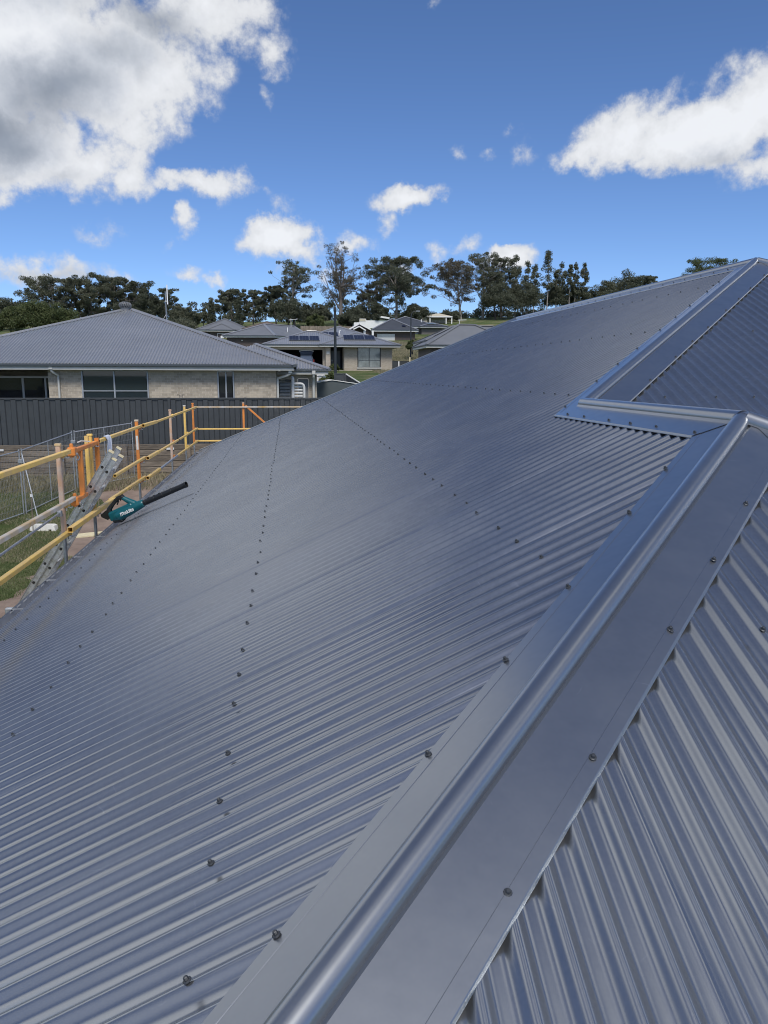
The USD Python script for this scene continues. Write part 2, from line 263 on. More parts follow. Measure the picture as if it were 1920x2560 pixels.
mat('bark_grey', (.16, .14, .125), .9, var=.3, vscale=2.5, stretch=(3, 3, .6)); mat('bark_pale', (.30, .27, .24), .9, var=.25, vscale=2., stretch=(3, 3, .6)); mat('bark_dark', (.07, .058, .05), .9, var=.3, vscale=2.)
def leaf(name, c1, c2):
    n = {'g': ('geometry', {}), 'n': ('noise_texture', {'scale': .7, 'detail': 6., 'roughness': .75}), 'r': ('rgb_ramp', {'ramp': [(.35, c1), (.66, c2)]}), 'p': ('principled_bsdf', {'roughness': .55, 'specular_ior_level': .35}), 't': ('translucent_bsdf', {}), 'm': ('mix_closure', {'fac': .36})}
    M[name] = usdkit.material(stage, f'/World/Looks/{name}', n, [('g.position', 'n.vector'), ('n.fac', 'r.fac'), ('r.color', 'p.base_color'), ('r.color', 't.color'), ('p.BSDF', 'm.closure1'), ('t.BSDF', 'm.closure2')], surface='m.closure')
leaf('leaf_olive', (.078, .090, .058), (.170, .176, .118)); leaf('leaf_dark', (.060, .070, .047), (.130, .140, .092)); leaf('leaf_fresh', (.06, .08, .03), (.13, .15, .06)); leaf('leaf_dry', (.09, .082, .06), (.16, .14, .10))
leaf('grass_green', (.08, .12, .035), (.16, .19, .08)); leaf('grass_dry', (.22, .20, .12), (.36, .32, .21))

def ground_material():
    n = {'g': ('geometry', {}), 's': ('separate_xyz', {}),
         'n1': ('noise_texture', {'scale': .35, 'detail': 7., 'roughness': .65}), 'n2': ('noise_texture', {'scale': 6., 'detail': 6., 'roughness': .7}), 'n3': ('noise_texture', {'scale': 45., 'detail': 4., 'roughness': .7}),
         'r1': ('rgb_ramp', {'ramp': [(.44, (.085, .125, .045)), (.58, (.155, .165, .08)), (.70, (.26, .235, .15))]}),
         'r2': ('rgb_ramp', {'ramp': [(.30, (.42, .42, .42)), (.70, (1.25, 1.25, 1.25))]}), 'mx': ('mix_color', {'blend_type': 'multiply', 'fac': 1.}), 'ad': ('math', {'math_type': 'multiply_add', 'value2': .35}), 'sb': ('math', {'math_type': 'subtract', 'value2': .17}),
         'b': ('bump', {'strength': 1., 'distance': .05}), 'p': ('principled_bsdf', {'roughness': .95, 'specular_ior_level': .1})}
    l = [('g.position', 'n1.vector'), ('g.position', 'n2.vector'), ('g.position', 'n3.vector'), ('n2.fac', 'ad.value1'), ('n1.fac', 'ad.value3'), ('ad.value', 'sb.value1'), ('sb.value', 'r1.fac'), ('n3.fac', 'r2.fac'), ('r1.color', 'mx.a'), ('r2.color', 'mx.b'), ('mx.result', 'p.base_color'), ('n3.fac', 'b.height'), ('b.normal', 'p.normal')]
    M['grass_ground'] = usdkit.material(stage, '/World/Looks/grass_ground', n, l, surface='p.BSDF')
ground_material()
mat('soil', (.27, .205, .165), .95, col2=(.165, .12, .095), vscale=2.2, bump=.03, bscale=9, detail=8)

# ------------------------------------------------------------------ terrain
_gy = [-80, 18, 21, 23.2, 25.4, 27.44, 27.46, 33, 45, 62, 82, 95, 108, 124, 138, 150, 170, 260, 2500]
_gz = [-.4, 0, .12, .48, .85, 1.12, 2.12, 2.3, 3.2, 4.1, 4.9, 6.4, 8.5, 10.8, 11.7, 13.6, 16.0, 17.5, 14]
def ground_z(x, y):
    return np.interp(y, _gy, _gz)+.03*np.clip(np.asarray(x, float)-8, -45, 80)*np.clip((np.asarray(y, float)-88)/60, 0, 1)
xs = np.r_[-2000, -600, -200, -100, np.arange(-60, 61, 3.), 80, 110, 160, 300, 700, 2000]
ys = np.array(sorted(set(list(np.r_[-1500, -300, -80, -30, np.arange(-6, 27, 1.5), 27.44, 27.46, np.arange(29, 60, 3.), np.arange(62, 180, 4.), 200, 260, 500, 1000, 2500]))))
GX, GY = np.meshgrid(xs, ys); GZ = ground_z(GX, GY)
near = (np.abs(GX) < 40) & (GY > -20) & (GY < 27) ; GZ = GZ+np.where(near, .03*meshkit.noise(np.stack([GX.ravel(), GY.ravel(), 0*GX.ravel()], 1)*.6).reshape(GX.shape), 0)
gv = np.stack([GX.ravel(), GY.ravel(), GZ.ravel()], 1); nx_ = len(xs)
gf = np.array([[j*nx_+i, j*nx_+i+1, (j+1)*nx_+i+1, (j+1)*nx_+i] for j in range(len(ys)-1) for i in range(nx_-1)])
single('ground', (gv, gf), 'grass_ground', kind='structure', smooth=35)
# bare soil between the new house and the lawn
t_ = np.linspace(0, 27.2, 70); wob = .35*np.sin(t_*1.1)+.25*np.sin(t_*2.7+1)+.15*rng.standard_normal(70)
lx = -5.55-.01*t_+wob+np.where(t_ > 16, -.5*np.clip((t_-16)/4, 0, 1), 0); rx = np.full(70, -1.6)
cols = 9; sv = []
for k in range(cols):
    a = k/(cols-1); X_ = lx*(1-a)+rx*a; sv.append(np.stack([X_, t_, ground_z(X_, t_)+.045+.03*np.sin(X_*5+t_*3)*np.sin(t_*4.1)*np.sin(np.pi*a)-.05*(a == 0)], 1))
sv = np.stack(sv, 1).reshape(-1, 3); sf = np.array([[j*cols+i, j*cols+i+1, (j+1)*cols+i+1, (j+1)*cols+i] for j in range(69) for i in range(cols-1)])
single('soil_strip', (sv, sf), 'soil', kind='structure', smooth=True)
# ------------------------------------------------------------------ the new house
T = math.tan(.4313); CO, SI = math.cos(.4313), math.sin(.4313)
hA = 4.6-.915
XP, YQ, YP, ZP = 1.619, 2.548, 4.011, 4.430
XT, YT, YR, ZT = 4.094, 6.486, 13.55, 5.569
Q, P_, T_, R2 = V(XP, YQ, ZP), V(XP, YP, ZP), V(XT, YT, ZT), V(XT, YR, ZT)
PITCH_C, H_C = .0762, .0165
EAVE_IN = 2.20                                    # sheets end here, plan distance, inside the gutter
ZE = hA-T*2.366
house = thing('new_house', 'new house in front with large dark blue-grey corrugated steel hip roof', 'house')
def prof(s, h=H_C):
    """Height of the corrugation: broad pans, narrow rounded crests; s counts waves, a crest at whole numbers."""
    d = ((s+.5) % 1)-.5
    return h*((1+np.cos(2*np.pi*d))/2)**1.9
_s = np.unique(np.round(np.r_[np.linspace(-.5, -.32, 4), np.linspace(-.32, .32, 25), np.linspace(.32, .5, 4)], 6))[:-1]
def corrugated(o, e, s, n, phase, t0, t1, lo, hi, pitch=PITCH_C, h=H_C, per_sheet=10, samples=None):
    """Sheets of one roof plane. Points o + e*t + s*a; s has unit length in plan; crests where (t - phase) / pitch is whole."""
    sm = _s if samples is None else samples; sheets = []
    k0 = math.floor((t0-phase)/pitch)-1; k1 = math.ceil((t1-phase)/pitch)+1
    for b in range(k0, k1, per_sheet):
        u = np.concatenate([k+sm for k in range(b, min(b+per_sheet, k1))]+[[min(b+per_sheet, k1)-.5]]); t = phase+u*pitch
        a0 = np.array([lo(x) for x in t]); a1 = np.array([hi(x) for x in t]); ok = (a1 > a0+1e-4) & (t >= t0) & (t <= t1)
        if ok.sum() < 2: continue
        t, u, a0, a1 = t[ok], u[ok], a0[ok], a1[ok]; lift = prof(u, h)+.0009*np.clip(u-u[0] < .62, 0, 1)*(prof(u, 1) > .3)
        m = 5; rows = []
        for q in np.linspace(0, 1, m):
            a = a0+(a1-a0)*q; rows.append(o+t[:, None]*e+a[:, None]*s+lift[:, None]*n)
        v = np.vstack(rows); c = len(t)
        f = np.array([[j*c+i, (j+1)*c+i, (j+1)*c+i+1, j*c+i+1] for j in range(m-1) for i in range(c-1)])
        nn = np.cross(v[f[0, 1]]-v[f[0, 0]], v[f[0, 3]]-v[f[0, 0]])
        if nn@n < 0: f = f[:, ::-1]
        sheets.append((v, f))
    return sheets
def hiA(y):
    if y < YQ: return XP-(YQ-y)-.065
    if y < YP: return XP-.065
    if y < YT: return XP+(y-YP)-.065
    if y < YR: return XT-.065
    return XT-(y-YR)-.065
nA, nB, nD, nE, nF = V(-SI, 0, CO), V(0, -SI, CO), V(SI, 0, CO), V(SI, 0, CO), V(0, SI, CO)
ey, ex = V(0, 1, 0), V(1, 0, 0)
y_end = YR+(XT+EAVE_IN); XE = XT+(XT+EAVE_IN)
planes = [
    corrugated(V(0, 0, hA), ey, V(1, 0, T), nA, 1.118, YQ-(XP+EAVE_IN), y_end, lambda y: -EAVE_IN, hiA),
    corrugated(V(0, 0, ZP-T*YQ), ex, V(0, 1, T), nB, .567, XP-3.9, XP+3.9, lambda x: YQ-3.89, lambda x: YQ-abs(x-XP)-.065),
    corrugated(V(0, 0, ZP-T*YP), ex, V(0, 1, T), nB, .565, XP, XE, lambda x: max(YP-(x-XP), .02), lambda x: (YP+(x-XP) if x < XT else YT-(x-XT))-.065),
    corrugated(V(0, 0, ZP+T*XP), ey, V(-1, 0, T), nD, .1, YQ-3.9, YP, lambda y: max(-5.6, -(XP+YP-y)), lambda y: (-XP if y > YQ else -(XP+YQ-y))-.065),
    corrugated(V(0, 0, ZT+T*XT), ey, V(-1, 0, T), nE, .1, YT-6.4, y_end, lambda y: -XE, lambda y: (-(XT+YT-y) if y < YT else -XT if y < YR else -(XT+y-YR))-.065),
    corrugated(V(0, 0, ZT+T*YR), ex, V(0, -1, T), nF, .1, -EAVE_IN, XE, lambda x: -y_end, lambda x: -(YR+abs(x-XT))-.065)]
for sh in planes:
    for m in sh: part(house, 'roof_sheet', m, 'roof_steel', smooth=True)
# caps: one folded sheet per ridge or hip: lip, flange, bead, flange, lip
W_, B_, LIFT = .1654, .0305, H_C+.004
def cap(a, b, na, nb, ia, ib, name, extra=0., ends=(True, True), bead_over=(0., 0.)):
    """a, b: ends of the line. na, nb: normals of the two planes. ia, ib: (da, db), the mitre directions in each plane at a and at b per metre of offset."""
    a, b = np.asarray(a, float), np.asarray(b, float); d = unit(b-a); up = unit(na+nb); out = []
    BA, BB = .049, .025                                   # the bead sits a little to one side of the line
    for n, (ma, mb), B_ in ((na, ia, BA), (nb, ib, BB)):
        g = n*(LIFT+extra); lip_dir = None; rows = []
        for w, dz in ((B_, 0.), (B_+.02, 0.), (W_-.03, 0.), (W_-.0285, .0012), (W_-.002, .0012), (W_, 0.), (W_+.004, -.0045), (W_+.0035, -.0065)):
            rows.append((a+ma*w+g+n*dz, b+mb*w+g+n*dz))
        v = np.array([p for r in rows for p in r]); k = len(rows)
        f = np.array([[2*i, 2*i+1, 2*i+3, 2*i+2] for i in range(k-1)])
        nn = np.cross(v[1]-v[0], v[2]-v[0])
        if nn@n < 0: f = f[:, ::-1]
        th = n*.0012; v2 = v-th; f2 = f[:, ::-1]+len(v); e0 = 2*(k-1)
        edge = np.array([[e0, e0+1, e0+1+len(v), e0+len(v)]])
        out.append((np.vstack([v, v2]), np.vstack([f, f2, edge])))
    # bead
    s = unit(np.cross(d, up)); s = s if s@unit(ia[0]) > 0 else -s
    r = .033; c = s*.0125+up*(LIFT+extra-.0085); L0, L1 = a-d*bead_over[0], b+d*bead_over[1]; ring = []
    fa = a+ia[0]*BA+na*(LIFT+extra)-a; fa = fa-d*(fa@d); fb = a+ib[0]*BB+nb*(LIFT+extra)-a; fb = fb-d*(fb@d)
    ring.append(fa); 
    for q in np.radians(np.linspace(-96, 96, 19)): ring.append(c-s*r*math.sin(q)*1.0+up*r*math.cos(q))
    ring.append(fb)
    if np.linalg.norm(ring[1]-fa) > np.linalg.norm(ring[-2]-fa): ring[1:-1] = ring[1:-1][::-1]
    v = np.array([p+q for p in (L0, L1) for q in ring]); k = len(ring)
    f = np.array([[i, i+1, k+i+1, k+i] for i in range(k-1)])
    nn = np.cross(v[f[10, 1]]-v[f[10, 0]], v[f[10, 3]]-v[f[10, 0]])
    if nn@up < 0: f = f[:, ::-1]
    bead = [(v, f)]
    p = part(house, name, out, 'cap_steel', smooth=12)
    part(p, 'bead', bead, 'cap_steel', smooth=27)
    return p, L0, L1, ring, d
def in_plane_perp(d, n, toward): 
    q = unit(np.cross(n, d)); return q if q@toward > 0 else -q
def mitre(n, lines, toward):
    """Direction in a plane such that moving w along it keeps the distance w from both lines (unit directions)."""
    q = [in_plane_perp(l, n, toward) for l in lines]
    if len(q) == 1: return q[0]
    A = np.vstack([q[0], q[1], n]); return np.linalg.solve(A, [1, 1, 0])
dh = unit(V(-1, -1, -T)); dk_ = unit(V(1, -1, -T)); dfar = unit(V(-1, 1, -T)); dfr = unit(V(1, 1, -T))
fl, fr, bk = V(-1, .3, 0), V(1, .3, 0), V(0, -1, 0)
E0 = Q+dh*((XP+EAVE_IN+.05)/abs(dh[0])); E1 = Q+dk_*(3.9/abs(dk_[0]))
mA_Q = mitre(nA, [dh, ey], V(-1, .2, 0)); mA_P = mitre(nA, [ey, dh], V(-1, .2, 0)); mA_T = mitre(nA, [dh, ey], V(-1, 0, 0)); mA_R = mitre(nA, [ey, dfar], V(-1, 0, 0))
one = lambda n, d, tw: in_plane_perp(d, n, tw)
c1, *_ = cap(E0, Q, nA, nB, (one(nA, dh, V(-1, 1, 0)), mA_Q), (one(nB, dh, V(1, -1, 0)), mitre(nB, [dh, dk_], bk)), 'hip_cap', bead_over=(0, .012))
cap(E1, Q, nB, nD, (one(nB, dk_, V(-1, -1, 0)), mitre(nB, [dh, dk_], bk)), (one(nD, dk_, V(1, 1, 0)), mitre(nD, [dk_, ey], V(1, .2, 0))), 'hip_cap', extra=.0015, bead_over=(0, .0))
cap(Q, P_, nA, nD, (mA_Q, mA_P), (mitre(nD, [dk_, ey], V(1, .2, 0)), one(nD, ey, V(1, 0, 0))), 'ridge_cap', extra=.002, bead_over=(0, .03))
cap(P_, T_, nA, nB, (mA_P, mA_T), (one(nB, dh, V(1, -1, 0)), mitre(nB, [dh, dk_], bk)), 'hip_cap', extra=.001, bead_over=(.0, .012))
E3 = T_+dk_*(6.4/abs(dk_[0]))
cap(E3, T_, nB, nE, (one(nB, dk_, V(-1, -1, 0)), mitre(nB, [dh, dk_], bk)), (one(nE, dk_, V(1, 1, 0)), mitre(nE, [dk_, ey], V(1, .2, 0))), 'hip_cap', extra=.002)
cap(T_, R2, nA, nE, (mA_T, mA_R), (mitre(nE, [dk_, ey], V(1, .2, 0)), mitre(nE, [dfr, ey], V(1, -.2, 0))), 'ridge_cap', bead_over=(0, .03))
K_ = R2+dfar*((XT+EAVE_IN+.05)/abs(dfar[0])); K2 = R2+dfr*((XT+EAVE_IN)/abs(dfr[0]))
cap(R2, K_, nA, nF, (mA_R, one(nA, dfar, V(-1, -1, 0))), (mitre(nF, [dfar, dfr], V(0, 1, 0)), one(nF, dfar, V(1, 1, 0))), 'hip_cap', extra=.001)
cap(R2, K2, nE, nF, (mitre(nE, [dfr, ey], V(1, -.2, 0)), one(nE, dfr, V(1, -1, 0))), (mitre(nF, [dfar, dfr], V(0, 1, 0)), one(nF, dfr, V(-1, 1, 0))), 'hip_cap', extra=.002)
# bead end discs where caps lap over each other
for c_, d_, r_ in ((Q, dh, .0285), (T_, dh, .0285)):
    up = unit(nA+nB); part(house, 'bead_stop', lathe(c_+up*(LIFT-.0085)+unit(np.cross(d_, up))*.0125*(1 if unit(np.cross(d_, up))[0] < 0 else -1)+d_*.012, [(.0001, -.05), (.02, -.05), (.031, -.034), (.0342, -.012), (.0342, 0)], 20, d_), 'cap_steel', smooth=60)
# screws
def screw_mesh(p, n, r=.005):
    p = np.asarray(p, float)
    parts_ = [lathe(p, [(.0001, .0), (r*1.55, 0.0), (r*1.55, .0014), (r*1.2, .0026), (.0001, .0027)], 10, n), lathe(p, [(r*.86, .0025), (r*.86, .0078), (r*.62, .0088), (.0001, .0088)], 6, n)]
    v, f = join(parts_); return v, f
SC = []
def crest_list(y0, first, lo, hi):
    """Crests that carry screws: every 4th, 3rd, 3rd crest from the first."""
    out, y, k = [], first, 0
    seq = [4, 3, 3]
    while y < hi:
        if y > lo: out.append(y)
        y += seq[k % 3]*PITCH_C; k += 1
    y, k = first, 2
    while y > lo:
        y -= seq[k % 3]*PITCH_C; k -= 1
        if lo < y < hi: out.append(y)
    return out
CY = crest_list(0, 1.118, -1.5, 20.1)
jit = lambda s=.006: float(rng.normal(0, s))
for x in (-1.945, -1.086, -.1675, .7595, 1.69, 2.622, 3.56):
    for y in CY:
        if x < hiA(y)-.17 and -2.3 < x: SC.append((V(x+jit(.004), y, hA+T*x)+nA*(H_C+.0015), nA, 'roof'))
for y in CY:
    for x, cond in ((y-1.1425, y < YQ-.1 and y > -1.2), (XP-.128, YQ-.12 < y < YP+.02), (y-2.608, YP+.12 < y < YT-.1), (XT-.1, YT+.1 < y < YR-.1), (XT-(y-YR)-.213, YR+.1 < y < 19.7)):
        if cond: SC.append((V(x+jit(.002), y, hA+T*x)+nA*(LIFT+.002), nA, 'cap'))
CX = crest_list(0, .567, -2.3, 11)
for x in CX:
    for y, z0, cond in ((x+.737, ZP-T*YQ, x < XP-.1 and x > -2), (YQ-(x-XP)-.19, ZP-T*YQ, XP+.1 < x < 5), (x+2.182, ZP-T*YP, XP+.25 < x < XT-.1), (YT-(x-XT)-.21, ZP-T*YP, XT+.1 < x < 9)):
        if cond: SC.append((V(x, y+jit(.003), z0+T*y)+nB*(LIFT+.002), nB, 'cap'))
    for y in (1.6, .7, -.2, -1.1):
        if y < YQ-abs(x-XP)-.17: SC.append((V(x, y, ZP-T*YQ+T*y)+nB*(H_C+.0015), nB, 'roof'))
    for y in (4.99, 4.082, 3.16, 2.25, 1.3):
        top = (YP+(x-XP) if x < XT else YT-(x-XT))-.2
        if x > XP and max(YP-(x-XP), .05)+.1 < y < top: SC.append((V(x, y, ZP-T*YP+T*y)+nB*(H_C+.0015), nB, 'roof'))
SC.sort(key=lambda s: np.linalg.norm(s[0]-EYE)+(0 if (s[0]-EYE)@_F > .6 else 30))
for p, n, k in SC[:296]: part(house, 'roof_screw' if k == 'roof' else 'cap_screw', screw_mesh(p, n), 'screw_head', smooth=25)
part(house, 'far_roof_screws', [screw_mesh(p, n) for p, n, k in SC[296:]], 'screw_head', kind='stuff')
# gutter along the left eave and round the far end
gx0, gz0 = -2.366, hA-T*2.366
y0g, y1g = YQ-(XP+2.366), YR+(XT+2.366)
def gutter_run(pts2, run0, run1, to3, name, m): 
    v = np.array([to3(a, b, r) for r in (run0, run1) for a, b in pts2]); k = len(pts2); f = np.array([[i, i+1, k+i+1, k+i] for i in range(k-1)]); return v, f
outer = [(-.006, .028), (-.006, -.02), (.0, -.06), (.012, -.088), (.03, -.10), (.118, -.10), (.122, .0)]
inner = [(.0, .028), (.0, -.018), (.006, -.056), (.016, -.083), (.032, -.094), (.116, -.094), (.119, .0)]
toL = lambda a, b, r: V(gx0+a, r, gz0+b); toF = lambda a, b, r: V(r, y1g-a, gz0+b); toC = lambda a, b, r: V(r, y0g+a, gz0+b)
for to3, r0, r1 in ((toL, y0g, y1g), (toF, gx0, XE+.1), (toC, gx0, 5.7)):
    g = part(house, 'gutter', [gutter_run(outer, r0, r1, to3, '', 0), gutter_run(outer[:1]+inner[:1], r0, r1, to3, '', 0)], 'gutter_dark', smooth=40)
    part(g, 'gutter_lining', gutter_run(inner, r0, r1, to3, '', 0), 'gutter_inside', smooth=40)
    if to3 is toL:
        for y in np.arange(-.35, 19.9, .985):
            yy = y+jit(.04); part(g, 'gutter_clip', join(box(gx0, gx0+.16, yy-.010, yy+.010, gz0+.0275, gz0+.031), box(gx0-.004, gx0+.0, yy-.012, yy+.012, gz0-.005, gz0+.031)), 'galvanised')
        for y in np.arange(-.9, 20, .165): part(g, 'overflow_slot', box(gx0+.0005, gx0+.002, y, y+.085, gz0+.002, gz0+.012), 'white_trim') if y > 6.5 and y < 20 else None
# walls, soffit and fascia under the roof
part(house, 'wall', box(-1.85, 10.0, .55, 19.4, -.2, 2.45), 'brick_far'); part(house, 'wing_wall', box(-1.848, 5.1, -.9, .6, -.2, 2.449), 'brick_far')
part(house, 'soffit', [box(-2.24, XE-.1, .05, y_end, 2.46, 2.475), box(-2.24, 5.5, YQ-3.86, .049, 2.46, 2.475)], 'cream_fascia')
part(house, 'fascia', [box(-2.245, -2.242, YQ-3.86, y_end, 2.44, 2.60), box(-2.24, XE-.1, y_end+.002, y_end+.006, 2.44, 2.60)], 'cream_fascia')

# ------------------------------------------------------------------ guard rails beside the roof
GR = 'yellow and orange scaffold rails along the eave'
GXR = -2.55
def rail(p0, p1, w, m, label, wear=None):
    t = thing('guard_rail', label, 'guard rail', GR, p0); part(t, 'rail_tube', sqtube(p0, p1, w), m)
    d = unit(np.asarray(p1)-p0); e = frame_of(np.asarray(p0, float), np.asarray(p1, float))
    return t
def clampwedge(t, p, m='galvanised', s=1.):
    x, y, z = p
    part(t, 'clamp', [rbox(x-.035*s, x+.035*s, y-.03, y+.03, z-.045*s, z+.045*s, .008)], m)
    part(t, 'wedge_pin', [tube([(x+.03, y-.07, z-.02), (x+.055, y-.03, z-.035), (x+.05, y+.03, z-.03)], .006, 6), tube([(x-.01, y, z+.03), (x-.01, y, z-.075)], .009, 6)], 'galvanised')
POSTS = [(GXR, 9.03, 'faded_paint', 'faded peach guard rail post nearest the camera, beside the orange gate hinges'), (GXR, 10.45, 'yellow_paint', 'yellow guard rail post between the orange gate and the leaning ladder'),
         (GXR, 13.62, 'orange_paint', 'orange guard rail post with scuffed white patch, first beyond the ladder'), (GXR, 17.45, 'faded_paint', 'pale pink guard rail post second beyond the ladder'),
         (GXR, 19.85, 'yellow_paint', 'pale yellow guard rail post just before the far corner'), (GXR+.02, 21.4, 'orange_paint', 'orange guard rail post at the far corner of the rails')]
for i, (x, y, m, lab) in enumerate(POSTS):
    t = thing('guard_post', lab, 'post', GR, (x, y, 2.3)); xo = x-.055
    part(t, 'post_tube', sqtube((xo, y, 2.72), (xo, y, 3.79), .052), m)
    part(t, 'post_cap', rbox(xo-.033, xo+.033, y-.033, y+.033, 3.785, 3.815, .006), m if i % 2 else 'worn_rail')
    part(t, 'base_tube', tube([(xo, y, .05), (xo, y, 2.75)], .021, 10), 'galvanised', smooth=40)
    part(t, 'base_plate', box(xo-.07, xo+.07, y-.07, y+.07, .03, .055), 'galvanised')
    part(t, 'wall_arm', bar((xo+.022, y, 2.28), (-1.852, y, 2.28), .04, .05), 'galvanised')
    for z in (3.70, 3.125, 2.79):
        clampwedge(t, (xo+.04, y+.045, z-.02), m if i in (2, 5) else ('orange_paint' if i == 3 and z < 3.2 else 'yellow_paint'), .8)
    if i == 2: part(t, 'worn_patch', [box(xo-.0275, xo-.0268, y-.018, y+.016, 3.32, 3.56), box(xo-.017, xo+.019, y-.0278, y-.0265, 3.30, 3.54)], 'white_plastic')
rail((GXR, 3.2, 3.72), (GXR, 9.25, 3.70), .052, 'yellow_paint', 'long mustard yellow top rail nearest the camera, ending at the orange gate')
rail((GXR, 10.68, 3.70), (GXR, 13.78, 3.70), .046, 'yellow_paint', 'yellow top rail with the white cloth hanging on it')
rail((GXR+.06, 13.60, 3.715), (GXR+.06, 14.9, 3.70), .056, 'yellow_paint', 'short thick yellow sleeve of the top rail at the scuffed orange post')
rail((GXR+.06, 14.92, 3.70), (GXR+.06, 17.6, 3.70), .04, 'yellow_paint', 'thin yellow top rail between the scuffed orange post and pink post')
rail((GXR+.06, 17.5, 3.705), (GXR+.06, 21.5, 3.70), .044, 'yellow_paint', 'far yellow top rail running to the far corner post')
rail((GXR, 3.2, 3.16), (GXR, 9.33, 3.135), .05, 'worn_rail', 'worn whitish middle rail nearest the camera, left of the gate')
rail((GXR, 11.5, 3.12), (GXR, 13.95, 3.13), .046, 'yellow_paint', 'yellow middle rail just beyond the ladder')
rail((GXR+.06, 13.85, 3.125), (GXR+.06, 15.05, 3.12), .056, 'yellow_paint', 'short thick yellow sleeve of the middle rail beyond the orange post')
rail((GXR+.06, 15.06, 3.12), (GXR+.06, 17.8, 3.12), .042, 'yellow_paint', 'thin yellow middle rail between orange and pink posts')
rail((GXR+.06, 17.7, 3.12), (GXR+.06, 21.5, 3.12), .042, 'yellow_paint', 'far yellow middle rail running to the far corner post')
rail((GXR, 3.2, 2.80), (GXR, 9.05, 2.785), .052, 'yellow_paint', 'low yellow rail in the left foreground just above the gutter')
rail((GXR+.055, 8.88, 2.84), (GXR+.055, 11.1, 2.83), .062, 'yellow_paint', 'thick open-ended yellow low rail below the handle of the leaf blower')
rail((GXR, 11.1, 2.82), (GXR, 13.85, 2.79), .046, 'yellow_paint', 'yellow low rail passing behind the leaf blower to the orange post')
rail((GXR+.06, 13.75, 2.785), (GXR+.06, 15.05, 2.78), .056, 'yellow_paint', 'short thick yellow sleeve of the low rail beyond the orange post')
rail((GXR+.06, 15.06, 2.78), (GXR+.06, 17.6, 2.79), .038, 'galvanised', 'bare grey low rail between orange and pink posts')
rail((GXR+.06, 17.5, 2.79), (GXR+.06, 21.5, 2.78), .044, 'yellow_paint', 'far yellow low rail running to the far corner post')
t = thing('thin_rail', 'thin grey galvanised tube slanting under the worn middle rail', 'rail', GR, (GXR-.05, 6.4, 3.0)); part(t, 'tube', tube([(GXR-.06, 4.2, 2.90), (GXR-.06, 9.0, 3.03)], .013, 8), 'galvanised', smooth=50); part(t, 'tube_clamp', rbox(GXR-.085, GXR-.035, 8.9, 8.96, 2.99, 3.06, .006), 'galvanised')
# run across behind the far hip
YX = 21.42
rail((GXR-.05, YX, 3.70), (2.6, YX, 3.70), .038, 'worn_rail', 'worn whitish top rail running across behind the far hip')
rail((GXR-.05, YX, 3.105), (2.6, YX, 3.105), .042, 'yellow_paint', 'yellow middle rail running across behind the far hip')
rail((GXR-.05, YX, 2.78), (2.6, YX, 2.78), .042, 'yellow_paint', 'yellow low rail running across behind the far hip')
t = thing('guard_post', 'orange guard rail post with diagonal brace behind the far hip', 'post', GR, (-1.23, YX, 2.3))
part(t, 'post_tube', sqtube((-1.23, YX+.05, 2.5), (-1.23, YX+.05, 3.80), .055), 'orange_paint'); part(t, 'post_cap', rbox(-1.262, -1.198, YX+.018, YX+.082, 3.795, 3.822, .006), 'faded_paint'); part(t, 'base_tube', tube([(-1.23, YX+.05, .1), (-1.23, YX+.05, 2.5)], .021, 8), 'galvanised', smooth=40)
part(t, 'brace', sqtube((-1.17, YX+.02, 3.74), (-.25, YX+.02, 2.9), .05), 'orange_paint'); part(t, 'worn_patch', box(-1.2585, -1.2575, YX+.035, YX+.07, 3.46, 3.68), 'white_plastic')
# the orange gate
t = thing('scaffold_gate', 'orange steel swing gate in the guard rail at the head of the ladder', 'gate', None, (GXR, 9.6, 3.1))
part(t, 'top_bar', sqtube((GXR, 9.42, 3.69), (GXR, 10.62, 3.69), .05), 'orange_paint'); part(t, 'bottom_bar', sqtube((GXR, 9.5, 3.10), (GXR, 10.62, 3.10), .05), 'orange_paint')
part(t, 'stile', sqtube((GXR, 9.72, 3.665), (GXR, 9.72, 3.125), .058), 'orange_paint'); part(t, 'stile', sqtube((GXR, 10.58, 3.75), (GXR, 10.58, 3.06), .058), 'orange_paint')
part(t, 'inner_upright', sqtube((GXR-.06, 10.30, 3.80), (GXR-.06, 10.30, 3.08), .05), 'yellow_paint')
for z in (3.69, 3.10):
    h = part(t, 'hinge', [rbox(GXR-.045, GXR+.045, 9.32, 9.44, z-.055, z+.05, .012), lathe(V(GXR, 9.36, z-.07), [(.0001, 0), (.022, 0), (.022, .15), (.014, .165), (.0001, .165)], 10)], 'orange_paint', smooth=30)
    part(h, 'hinge_bolt', [lathe(V(GXR+.045, 9.38, z-.03), [(.0001, 0), (.014, 0), (.014, .02), (.0001, .02)], 6, (1, 0, 0)), tube([(GXR+.05, 9.42, z-.04), (GXR+.06, 9.46, z-.08), (GXR+.05, 9.42, z-.11), (GXR+.045, 9.37, z-.09)], .008, 6)], 'galvanised')
part(t, 'latch_handle', [tube([(GXR+.02, 10.15, 3.74), (GXR-.05, 10.0, 3.76), (GXR-.06, 9.88, 3.755)], .008, 6)], 'white_plastic', smooth=40)
